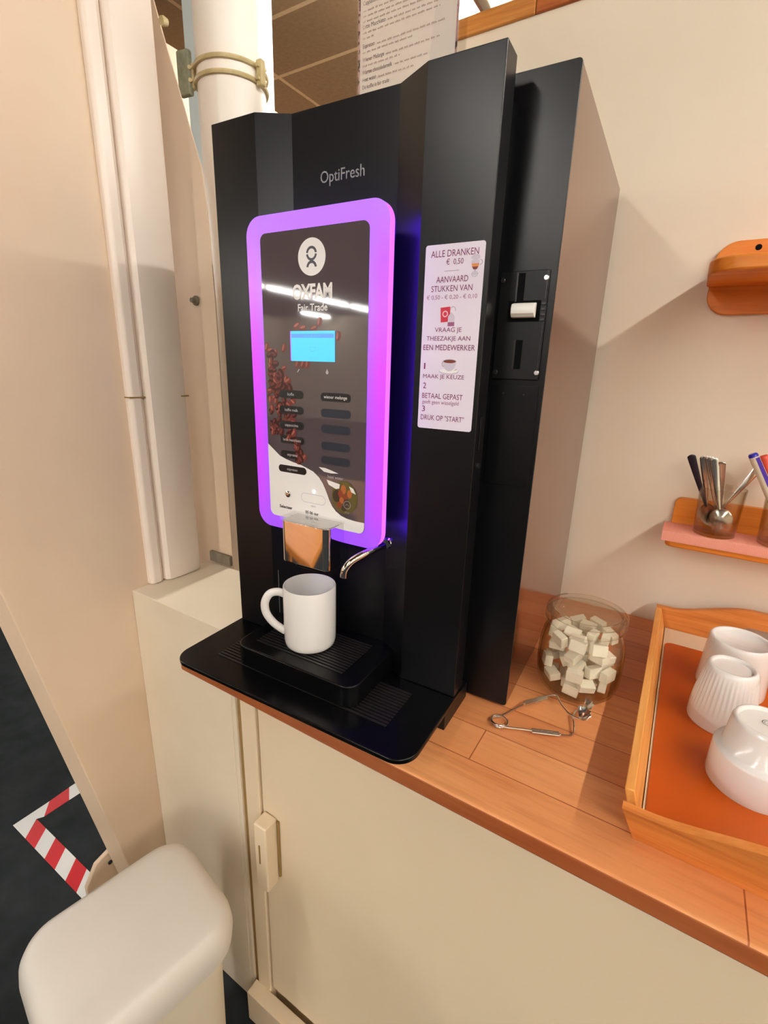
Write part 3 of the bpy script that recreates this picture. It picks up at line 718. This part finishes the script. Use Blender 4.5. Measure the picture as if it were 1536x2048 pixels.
# sugar jar -------------------------------------------------------------------------
JX, JY = .5440, .2960
J = thing('sugar_jar', 'round glass jar with lid filled with white sugar lumps beside the coffee machine', 'jar', (JX, JY, .0004))
bm = bmesh.new()
outer = [(0,.0),(.040,.0),(.0500,.004),(.0575,.013),(.0612,.028),(.0622,.050),(.0615,.075),(.0580,.095),(.0530,.106),(.0520,.112),(.0560,.1155),(.0585,.119),(.0585,.126),(.0560,.1285)]
inner = [(.0525,.1285),(.0500,.116),(.0500,.107),(.0555,.094),(.0590,.074),(.0596,.050),(.0586,.029),(.0550,.0150),(.0480,.0068),(.038,.0040),(0,.0038)]
lathe(bm, outer+inner, 64); finish('jar_body', bm, M['glass'], J, smooth=True, angle=50)
bm = bmesh.new(); lathe(bm, [(0,.1290),(.0540,.1290),(.0575,.1300),(.0580,.1335),(.0560,.1362),(.0505,.1368),(.0490,.1345),(.0440,.1330),(0,.1325)], 64)
finish('jar_lid', bm, M['glass'], J, smooth=True, angle=50)
SUGAR = [(-0.0009, -0.0358, 0.0169, 1.6154, -0.1082, 6.2583), (0.036, -0.0009, 0.0179, 1.6793, -0.2266, 8.1448), (0.0009, 0.0356, 0.0174, 1.5134, 0.1347, 9.4288), (-0.0346, 0.0009, 0.0166, 1.5959, 0.1446, 11.0529), (0.0205, -0.0063, 0.0176, 1.9547, -0.0839, 8.2483), (0.0059, 0.0194, 0.0174, 1.3759, -0.1211, 9.2456), (-0.0061, -0.0199, 0.0163, 1.6752, -0.0091, 12.3534), (-0.0394, 0.0198, 0.036, 0.0758, -0.1791, 4.2336), (-0.0314, -0.0318, 0.0309, 0.1624, -0.1524, 5.5082), (0.0191, -0.0369, 0.0308, 0.2756, -0.1284, 6.9284), (0.0309, 0.0313, 0.0301, -0.0404, 0.1184, 8.6646), (0.0168, 0.0186, 0.0381, 0.2578, 0.1584, 8.5746), (-0.0006, -0.0098, 0.0335, -0.2566, 0.1068, 6.5209), (-0.0427, -0.0224, 0.0481, 1.4849, 0.1591, 5.0927), (0.0026, -0.0479, 0.0486, 1.6181, 0.0167, 6.2803), (0.0442, -0.0174, 0.0471, 1.6048, 0.0311, 7.3989), (0.0352, 0.0339, 0.0462, 1.4913, -0.0251, 8.5979), (-0.0155, 0.0438, 0.0505, 1.5361, -0.0697, 9.7942), (0.0242, -0.0207, 0.0477, 1.4225, -0.0689, 7.1953), (-0.0201, -0.0078, 0.0486, 2.0019, 0.1039, 11.2831), (-0.0051, -0.0339, 0.0713, 0.2781, 1.4731, 5.9721), (0.03, -0.0195, 0.0727, -0.1117, 1.618, 7.2325), (0.0363, -0.0002, 0.068, 0.0855, 1.6608, 7.0362), (0.0152, 0.0327, 0.0695, 0.5238, 1.3492, 9.1089), (-0.005, 0.0363, 0.0724, -0.0058, 1.4589, 9.1938), (-0.035, 0.0105, 0.0722, 0.0459, 1.6509, 10.8608), (-0.033, -0.0095, 0.0701, 0.0603, 1.585, 10.952), (0.0029, 0.0035, 0.073, 0.1958, 1.5523, 8.9662), (0.0145, 0.0404, 0.0964, 1.3678, 0.0494, 2.6325), (-0.0149, 0.0404, 0.0924, 1.4227, -0.2554, 3.7491), (-0.0344, 0.0196, 0.0919, 1.6974, -0.234, 3.8767), (-0.042, -0.0076, 0.0938, 1.4796, -0.0186, 4.803), (-0.0273, -0.0328, 0.0924, 1.7457, -0.0769, 5.5492), (0.0002, -0.0434, 0.0954, 1.3338, -0.06, 6.2185), (0.0271, -0.032, 0.092, 1.2727, -0.1456, 6.895), (0.036, 0.021, 0.0931, 1.3121, 0.1972, 8.6322), (-0.0024, -0.0259, 0.0938, 1.7947, 0.1673, 6.1406), (0.0024, 0.0266, 0.0941, 1.2614, 0.0671, 9.2723), (0.0136, -0.0051, 0.0966, 1.6879, -0.0386, 7.6209), (-0.0013, 0.0028, 0.0548, -0.0684, 0.8072, 2.7686), (-0.0145, -0.0058, 0.0954, 0.9853, -0.2732, 0.0968), (0.0311, -0.0022, 0.093, 1.4751, 1.4415, 4.7386), (0.0009, -0.0241, 0.052, -0.4939, 1.456, 2.6609), (-0.0382, 0.0225, 0.0524, -0.438, 0.0232, 3.9923), (-0.0177, 0.0074, 0.0122, -0.0313, 1.2771, 0.4608), (-0.0128, 0.022, 0.0354, 0.1463, 0.5974, 3.886), (0.0336, 0.0021, 0.044, 1.7631, 1.7409, 5.5068), (-0.0117, 0.0096, 0.076, 1.6233, 1.747, 4.2694), (-0.0035, 0.0313, 0.0536, 0.1827, 1.2345, 2.2439)]
bm = bmesh.new(); box(bm, -.0115, .0115, -.0085, .0085, -.006, .006)
s0 = finish('sugar_lump', bm, M['sugar'], bevel=.0012)
for i, (x, y, z, a, b, c) in enumerate(SUGAR):
    o = s0 if i == 0 else s0.copy()
    if i: COL.objects.link(o)
    o.matrix_world = Matrix.Translation((JX+x, JY+y, z+.0006)) @ (rz(c) @ rx(a) @ rz(b)).to_4x4()
    tag(o, 'white rectangular sugar lump among the others inside the glass jar', 'sugar lump', 'sugar lumps in the glass jar')

# sugar tongs -------------------------------------------------------------------------
TG = thing('sugar_tongs', 'shiny wire sugar tongs with claw ends lying in front of the jar', 'tongs', (.5, .19, .0003))
def rel(p, z): return (p[0]-.5, p[1]-.19, z)
R_W = .00135
lx, ly, lr = .4712, .1470, .0115
bm = bmesh.new(); loop = []
for i in range(41):
    a = 1.9 + 2*PI*1.6*i/40; loop.append((lx-.5+lr*math.cos(a), ly-.19+lr*math.sin(a), .0016+.0045*i/40))
tube(bm, loop, R_W, 8); finish('spring_loop', bm, M['steel'], TG, smooth=True)
def arm(pts): 
    bm = bmesh.new(); p = smooth_path([rel(q[:2], q[2]) for q in pts], 5); tube(bm, p, R_W, 8); return finish('wire_arm', bm, M['steel'], TG, smooth=True)
arm([(.4675,.1580,.0018),(.4730,.1665,.003),(.4856,.1886,.006),(.5053,.2191,.009),(.5245,.2403,.011),(.5330,.2310,.011),(.5410,.2200,.011),(.5544,.2090,.010),(.5660,.2085,.009)])
arm([(.4780,.1370,.0060),(.4852,.1400,.005),(.5094,.1518,.004),(.5360,.1626,.003),(.5552,.1715,.0025),(.5640,.1790,.0030),(.5630,.1928,.0055),(.5580,.2106,.0062),(.5590,.2260,.0068),(.5660,.2330,.008)])
def grip(p0, p1, z):
    bm = bmesh.new(); a = Vector(rel(p0, z)); b = Vector(rel(p1, z)); d = (b-a).normalized(); s = Vector((-d.y, d.x, 0))
    for k in (-1, 0, 1): tube(bm, [a+s*.0027*k+d*.002*abs(k), b+s*.0027*k-d*.002*abs(k)], R_W*1.15, 8)
    return finish('finger_grip', bm, M['steel'], TG, smooth=True)
grip((.4900,.1955), (.5160,.2310), .0095); grip((.5130,.1532), (.5500,.1692), .0038)
def claw(cx, cy, z, ang, flip):
    bm = bmesh.new(); n, m_ = 18, 6; rows = []
    for j in range(m_+1):
        th = (j/m_)*1.25; row = []
        for i in range(n+1):
            ph = -1.25 + 2.5*i/n
            r = .0175*(1 + (.10 if (j == m_ and i % 4 < 2) else 0))
            row.append(bm.verts.new((r*math.sin(th)*math.cos(ph), r*math.sin(th)*math.sin(ph)*.9, flip*(.0125*(1-math.cos(th))))))
        rows.append(row)
    for A, B in zip(rows, rows[1:]):
        for i in range(n):
            try: bm.faces.new((A[i], A[i+1], B[i+1], B[i]))
            except ValueError: pass
    bmesh.ops.remove_doubles(bm, verts=bm.verts, dist=1e-5)
    bmesh.ops.solidify(bm, geom=bm.faces[:], thickness=.0007)
    o = finish('claw', bm, M['steel'], TG, smooth=True, angle=60); o.location = rel((cx, cy), z); o.rotation_euler = (0, -.25*flip, ang); return o
claw(.5655, .2085, .0095, .55, 1); claw(.5650, .2335, .0080, .15, 1)

# wooden serving tray ----------------------------------------------------------------------
TRAY = thing('serving_tray', 'honey coloured wooden serving tray with flared sides and cups on the worktop', 'tray', (.82, .31, .0004))
def solid_quads(bm, quads, fmap):
    """quads in 2D that share corners, thickened between two surfaces fmap(p, 0) and fmap(p, 1)"""
    cache = {}
    def V(p, s):
        k = (round(p[0],5), round(p[1],5), s)
        if k not in cache: cache[k] = bm.verts.new(fmap(p, s))
        return cache[k]
    cnt = {}
    for q in quads:
        for i in range(4):
            e = (tuple(round(c,5) for c in q[i]), tuple(round(c,5) for c in q[(i+1) % 4]))
            if e[0] == e[1]: continue
            cnt[tuple(sorted(e))] = cnt.get(tuple(sorted(e)), 0)+1
    for q in quads:
        u = []
        for p in q:
            if not u or (abs(p[0]-u[-1][0])+abs(p[1]-u[-1][1])) > 1e-6: u.append(p)
        for s in (0, 1): bm.faces.new([V(p, s) for p in u])
        for i in range(len(u)):
            a, b = u[i], u[(i+1) % len(u)]
            e = tuple(sorted((tuple(round(c,5) for c in a), tuple(round(c,5) for c in b))))
            if cnt.get(e, 0) == 1: bm.faces.new((V(a,0), V(b,0), V(b,1), V(a,1)))
def sstep(t): t = max(0, min(1, t)); return t*t*(3-2*t)
def end_board(y_of, thick, m):
    cx, half0, half1, hw_, hz0, hz1 = 0, .169, .185, .049, .026, .050
    top = lambda x: .050 + .030*sstep((half1-abs(x)-.02)/.13)
    cols = sorted(set([round(-half1+2*half1*i/60, 4) for i in range(61)] + [round(s*(hw_-.012+.012*math.sin(PI/2*k/6)), 4) for s in (-1,1) for k in range(7)]))
    def hole(x):
        ax = abs(x)
        if ax >= hw_-1e-6: return None
        r = .012; d_ = max(0, ax-(hw_-r)); h = math.sqrt(max(0, r*r-d_*d_)); m_ = (hz0+hz1)/2
        return (m_-h, m_+h)
    bm = bmesh.new(); quads = []
    for a, b in zip(cols, cols[1:]):
        ta, tb = top(a), top(b); ha, hb = hole(a), hole(b); mid = (hz0+hz1)/2
        if ha is None and hb is None:
            if abs(abs(a)-hw_) < 1e-6 or abs(abs(b)-hw_) < 1e-6:
                pa = mid if abs(abs(a)-hw_) < 1e-6 else None
            quads.append([(a,0),(b,0),(b,tb),(a,ta)])
        else:
            ha = ha or (mid, mid); hb = hb or (mid, mid)
            quads.append([(a,0),(b,0),(b,hb[0]),(a,ha[0])]); quads.append([(a,ha[1]),(b,hb[1]),(b,tb),(a,ta)])
    def fm(p, s):
        x, z = p; w = half0 + (half1-half0)*min(z,.055)/.05
        return (x*w/half1, y_of(z) + s*thick, z)
    solid_quads(bm, quads, fm)
    return finish('end_board', bm, m, TRAY)
end_board(lambda z: -.2535-.39*z, .011, M['pine_back'])
end_board(lambda z: .258+.10*z, .011, M['pine_back'])
def side_board(s):
    bm = bmesh.new(); prism(bm, [(s*.1720,0),(s*.1860,.050),(s*.1760,.0505),(s*.1620,0)], -.2430, .2570, 'Y')
    return finish('side_board', bm, M['pine_y'], TRAY, bevel=.0015)
side_board(-1); side_board(1)
plain('base_board', M['tray_base'], TRAY, (-.1640, .1640, -.2440, .2570, .005, .0125))
bm = bmesh.new(); prism(bm, rrect(-.1610, .1610, -.2410, .1960, .012, 6, (0,0,1,1)), 0, .0016)
o = finish('tray_mat', bm, M['mat_orange'], loc=(.82, .31, .0130)); tag(o, 'orange mat lying in the wooden serving tray', 'mat')

# upturned cups
CZ = .0147
def cup(name, label, prof, x, y, rad=None, seg=64):
    t = thing(name, label, 'cup', (x, y, CZ), 0, 'upturned cups in the serving tray')
    bm = bmesh.new(); lathe(bm, prof, seg, rad=rad)
    finish('cup_body', bm, M['white_china'], t, smooth=True, angle=70); return t
cup('coffee_cup', 'plain white upturned cup furthest back in the serving tray', [(.0415,.006),(.0425,0),(.0450,0),(.0455,.004),(.0435,.040),(.0412,.076),(.0405,.0815),(.0392,.0835),(.0372,.0838),(.0355,.0820),(.0345,.0790),(0,.0780)], .7510, .4130)
def ribs(a, r, z):
    k = max(0, min(1, (z-.022)/.012))*max(0, min(1, (.083-z)/.012)); return r + .0007*k*math.cos(40*a)
pb = [(.0365,.006),(.0375,0),(.0395,0),(.0400,.003),(.0395,.018)] + [(.0393-.0085*(z-.020)/.063, z) for z in [.020+.063*i/12 for i in range(13)]] + [(.0290,.0865),(.0270,.0885),(.0245,.0885),(.0232,.0865),(.0228,.0845),(0,.0840)]
cup('ribbed_cup', 'white upturned cup with vertical ribs in the middle of the tray', pb, .7345, .3110, ribs, 200)
cc = cup('stacking_cup', 'white upturned two-step cup with a printed stamp underneath, nearest in the tray', [(.0430,.006),(.0440,0),(.0462,0),(.0468,.003),(.0462,.042),(.0448,.0455),(.0400,.0462),(.0378,.0480),(.0345,.0820),(.0330,.0855),(.0310,.0872),(.0290,.0870),(.0278,.0850),(.0272,.0830),(0,.0822)], .7625, .2000)
bm = bmesh.new()
def flat_ring(cx, cy, r0, r1, z, n=36, sx=1.0):
    A = [bm.verts.new((cx+r0*math.cos(2*PI*i/n)*sx, cy+r0*math.sin(2*PI*i/n), z)) for i in range(n)]; B = [bm.verts.new((cx+r1*math.cos(2*PI*i/n)*sx, cy+r1*math.sin(2*PI*i/n), z)) for i in range(n)]
    for i in range(n): bm.faces.new((A[i], B[i], B[(i+1) % n], A[(i+1) % n]))
flat_ring(.004, .004, .0062, .0068, .0832, sx=1.4); flat_ring(.004, .004, .0048, .0051, .0832, sx=1.4)
for k in range(5): 
    vs = [bm.verts.new((.0002+k*.0018+dx, .0025+dy, .0832)) for dx, dy in ((0,0),(.0011,0),(.0011,.0028),(0,.0028))]; bm.faces.new(vs)
finish('maker_stamp', bm, M['stamp'], cc)

# shelves -----------------------------------------------------------------------------------------
def shelf(name, label, x0, x1, zb0, zb1, rb, z0, z1, yf, rf):
    t = thing(name, label, 'shelf', ((x0+x1)/2, D, z0)); cx = (x0+x1)/2
    bm = bmesh.new(); prism(bm, [(x-cx, z-z0) for x, z in rrect(x0, x1, zb0, zb1, rb, 8)], -.0125, -.0006, 'Y'); bb = finish('back_board', bm, M['shelf'], t, bevel=.0015)
    bm = bmesh.new(); prism(bm, [(x-cx, y-D) for x, y in rrect(x0-.004, x1+.004, yf, D-.0130, rf, 8, (1,1,0,0))], 0, z1-z0); finish('plank', bm, M['shelf'], t, bevel=.0035, seg=3)
    return t, bb, cx
t, bb, cx = shelf('wall_shelf', 'upper small honey wood wall shelf at the right edge', .6135, 1.05, .5785, .6890, .032, .6214, .6414, .449, .042)
bm = bmesh.new(); lathe(bm, [(0,0),(.0045,0),(0,.0006)], 20); s = finish('screw_hole', bm, M['dark_hole'], bb, smooth=True); s.location = (.6699-cx, -.0126, .6770-.6214); s.rotation_euler = (PI/2, 0, 0)
shelf('wall_shelf', 'lower small honey wood wall shelf carrying the spoon glass', .6300, 1.05, .1640, .2610, .012, .1830, .2100, .540, .012)
bm = bmesh.new()
prof = [(.6030,.2104),(.541,.2104),(.5378,.2088),(.5370,.2050),(.5370,.1945),(.5355,.1945),(.5352,.2060),(.5362,.2105),(.540,.2122),(.6030,.2122)]
prism(bm, prof, .6190, 1.0535, 'X'); o = finish('shelf_cloth', bm, M['cloth'], smooth=True); tag(o, 'pink woven cloth laid over the lower wall shelf', 'cloth')

# spoon glass -----------------------------------------------------------------------------------------
def tumbler(x, y, label):
    t = thing('drinking_glass', label, 'glass', (x, y, .2124))
    bm = bmesh.new(); lathe(bm, [(0,0),(.0300,0),(.0318,.0015),(.0345,.0840),(.0341,.0846),(.0334,.0840),(.0306,.0060),(.0285,.0048),(0,.0045)], 48)
    finish('glass_body', bm, M['glass'], t, smooth=True, angle=50); return t
GX, GY = .6960, .5680
tumbler(GX, GY, 'clear tumbler holding the teaspoons on the lower shelf')
G2X, G2Y = .7890, .5640
tumbler(G2X, G2Y, 'clear tumbler holding the marker pens at the right edge')
def spoon(name, label, tip, bot, face, hm, bowl=(.0145,.0205), grp=None):
    """teaspoon from handle tip to bowl end; face = direction the bowl opens to"""
    A, B = Vector(tip), Vector(bot); d = (B-A).normalized(); L = (B-A).length
    f = Vector(face); f = (f - d*f.dot(d)).normalized(); s = d.cross(f).normalized()
    t = thing(name, label, 'spoon', tuple(B), 0, grp)
    org = B
    bm = bmesh.new(); n = 22; bl = bowl[1]*2
    rows = []; hl = L - bl*.9
    for i in range(n+1):
        u = (i/n)**1.6; w = .0050*(1-u)**.9 + .0018; w *= math.sqrt(max(.06, 1-(1-min(1, u/.045))**2))
        th = .0011; bend = .0020*math.sin(PI*u)
        c = A + d*(hl*u) + f*bend
        rows.append([bm.verts.new(c + s*w*math.cos(2*PI*k/10) + f*th*math.sin(2*PI*k/10) - org) for k in range(10)])
    for P_, Q_ in zip(rows, rows[1:]):
        for k in range(10): bm.faces.new((P_[k], Q_[k], Q_[(k+1) % 10], P_[(k+1) % 10]))
    bm.faces.new(rows[0]); bm.faces.new(rows[-1][::-1])
    finish('handle', bm, hm, t, smooth=True)
    bm = bmesh.new(); m1, m2 = 10, 24; cB = B - d*bowl[1]; prev = None
    for j in range(m1+1):
        q = j/m1; row = []
        for k in range(m2):
            a = 2*PI*k/m2; egg = 1 - .12*math.cos(a)
            row.append(bm.verts.new(cB + s*bowl[0]*q*math.sin(a)*egg + d*bowl[1]*q*math.cos(a) - f*.0060*(1-q*q) - org) if j else None)
        if j == 0: row = [bm.verts.new(cB - f*.0060 - org)]
        if prev:
            for k in range(m2):
                if len(prev) == 1: bm.faces.new((prev[0], row[k], row[(k+1) % m2]))
                else: bm.faces.new((prev[k], row[k], row[(k+1) % m2], prev[(k+1) % m2]))
        prev = row
    bmesh.ops.solidify(bm, geom=bm.faces[:], thickness=.0007)
    finish('bowl', bm, M['steel'], t, smooth=True, angle=70)
    return t
ZB = .2185
grp = 'teaspoons in the glass'
spoon('teaspoon', 'teaspoon with black edged handle leaning left in the glass', (.6380,.5600,.3480), (.6920,.5760,ZB+.006), (-.2,-1,.1), M['marker_dark'], grp=grp)
spoon('teaspoon', 'steel teaspoon leaning right behind the glass rim', (.7400,.5840,.3370), (.6860,.5760,ZB+.010), (.4,-1,.2), M['steel'], bowl=(.0125,.0185), grp=grp)
spoon('teaspoon', 'leftmost steel teaspoon of the tight bunch standing in the glass', (.6575,.5680,.3475), (.6850,.5880,ZB+.012), (0,-1,.1), M['steel'], bowl=(.010,.0165), grp=grp)
spoon('teaspoon', 'steel teaspoon in the middle of the tight bunch in the glass', (.6650,.5610,.3480), (.7020,.5800,ZB+.004), (0,-1,.1), M['steel'], bowl=(.011,.0175), grp=grp)
spoon('teaspoon', 'steel teaspoon in the glass whose big bowl faces the front', (.6715,.5560,.3470), (.7080,.5560,ZB), (0,1,-.1), M['steel'], bowl=(.0175,.0225), grp=grp)
spoon('teaspoon', 'shorter steel teaspoon upright at the right of the bunch', (.6830,.5560,.3420), (.7060,.5690,ZB+.006), (.2,1,-.1), M['steel'], bowl=(.0120,.0185), grp=grp)

def marker(label, tip, bot, body, cap, stripe=None):
    A, B = Vector(tip), Vector(bot); d = (B-A).normalized(); t = thing('marker_pen', label, 'marker', tuple(B), 0, 'marker pens in the right glass')
    L = (B-A).length; q = d.to_track_quat('Z', 'Y').to_matrix().to_4x4()
    def part(name, prof, m):
        bm = bmesh.new(); lathe(bm, prof, 20); bm.transform(Matrix.Translation(A-B) @ q); return finish(name, bm, m, t, smooth=True, angle=50)
    part('barrel', [(0,.006),(.0072,.006),(.0074,L*.62),(0,L*.62)], body)
    part('end_plug', [(0,0),(.0052,0),(.0068,.002),(.0070,.0062),(0,.0062)], cap)
    part('pen_cap', [(0,L*.62),(.0078,L*.62),(.0074,L-.004),(.004,L),(0,L)], cap)
    if stripe:
        bm = bmesh.new(); prism(bm, [(.0074*math.cos(a), .0074*math.sin(a)) for a in [-.6+1.0*i/6 for i in range(7)]] + [(.0071*math.cos(a), .0071*math.sin(a)) for a in [.4-1.0*i/6 for i in range(7)]], .008, L*.6)
        bm.transform(Matrix.Translation(A-B) @ q @ Matrix.Rotation(2.6, 4, 'Z')); finish('stripe', bm, stripe, t)
marker('white marker pen with blue end leaning left out of the right glass', (.7225,.5590,.3600), (.8010,.5560,.2225), M['marker_white'], M['marker_blue'], M['marker_purple'])
marker('red marker pen leaning behind the white one in the right glass', (.7400,.5830,.3560), (.8050,.5730,.2225), M['marker_red'], M['marker_red'])

# waste bin --------------------------------------------------------------------------------------------
BN = thing('waste_bin', 'white plastic waste bin with broad rounded lid standing below the machine', 'bin', (-.105, .004, FLOOR+.001), -math.radians(11))
BH = .61
bm = bmesh.new(); n0 = rrect(.030, .206, -.252, -.028, .045, 10); n1 = rrect(.018, .217, -.264, -.016, .050, 10)
a = [bm.verts.new((x, y, 0)) for x, y in n0]; b = [bm.verts.new((x, y, BH-.075)) for x, y in n1]
bm.faces.new(a[::-1]); bm.faces.new(b)
for i in range(len(a)): j = (i+1) % len(a); bm.faces.new((a[i], a[j], b[j], b[i]))
finish('bin_body', bm, M['bin_body'], BN, bevel=.004, seg=3)
bm = bmesh.new(); rings = []
for k, (ins, z) in enumerate(((.012,BH-.072),(0,BH-.070),(-.003,BH-.045),(0,BH-.022),(.006,BH-.010),(.016,BH-.003),(.030,BH),(.060,BH+.0015))):
    rings.append([bm.verts.new((x, y, z)) for x, y in rrect(0+ins, .236-ins, -.282+ins, 0-ins, max(.060-ins, .012), 12)])
for A, B in zip(rings, rings[1:]):
    for i in range(len(A)): j = (i+1) % len(A); bm.faces.new((A[i], A[j], B[j], B[i]))
bm.faces.new(rings[-1]); bm.faces.new(rings[0][::-1])
finish('bin_lid', bm, M['bin_lid'], BN, smooth=True, angle=60)

# ceiling lamps: rows of bare tubes running along the hall ----------------------------------------------------
rows = ((-7.15, 'outer row'), (-5.2, 'far left row'), (-.30, 'row beyond the partition'), (2.0, 'right row'))
def lamp(x, y, label):
    t = thing('ceiling_lamp', label, 'lamp', (x, y, CEIL), 0, 'fluorescent ceiling lamps in rows')
    plain('housing', M['fixture'], t, (-.045, .045, -.62, .62, -.030, -.0005), bevel=.003)
    plain('side_trim', M['fixture_dark'], t, (.0455, .062, -.62, .62, -.034, -.0005)); plain('reflector', M['fixture'], t, (.0625, .26, -.62, .62, -.020, -.0005))
    bm = bmesh.new(); tube(bm, [(0,-.585,-.050),(0,.585,-.050)], .014, 8); finish('tube', bm, M['tube'], t, smooth=True)
    for s in (-1, 1): plain('tube_socket', M['fixture'], t, (-.016, .016, s*.60-.012, s*.60+.012, -.066, -.0305))
    return t
L0 = None
for (x, nm) in rows:
    for k in range(-7, 3):
        if x < -7 and k != -7: continue
        y = k*1.30 + .10 + 1.5 if x == -.30 else k*1.30 - .2
        if x == -.30 and -2.2 < y < 1: continue
        if y > 4.4: continue
        place = 'seen above the wooden wall rail' if (x == -.30 and abs(y-1.6) < .05) else 'in the %s of the hall' % ('middle row' if (x == -.30 and y < 1) else nm)
        if x < -7: y = -10.2
        lamp(x, y, 'lit fluorescent tube lamp on the ceiling %s' % place)

# unseen low wooden table, added to give the chrome outlet its amber reflection
HT = thing('reflection_table', 'unseen low honey wood table added for the reflection in the chrome coffee outlet', 'table', (-1.15, -1.45, FLOOR))
plain('table_top', M['pine'], HT, (-.75, .75, -.6, .6, .74, .775), bevel=.004)
for sx_ in (-1, 1):
    for sy_ in (-1, 1): plain('leg', M['pine'], HT, (sx_*.68-.03, sx_*.68+.03, sy_*.53-.03, sy_*.53+.03, .0005, .7395), bevel=.003)
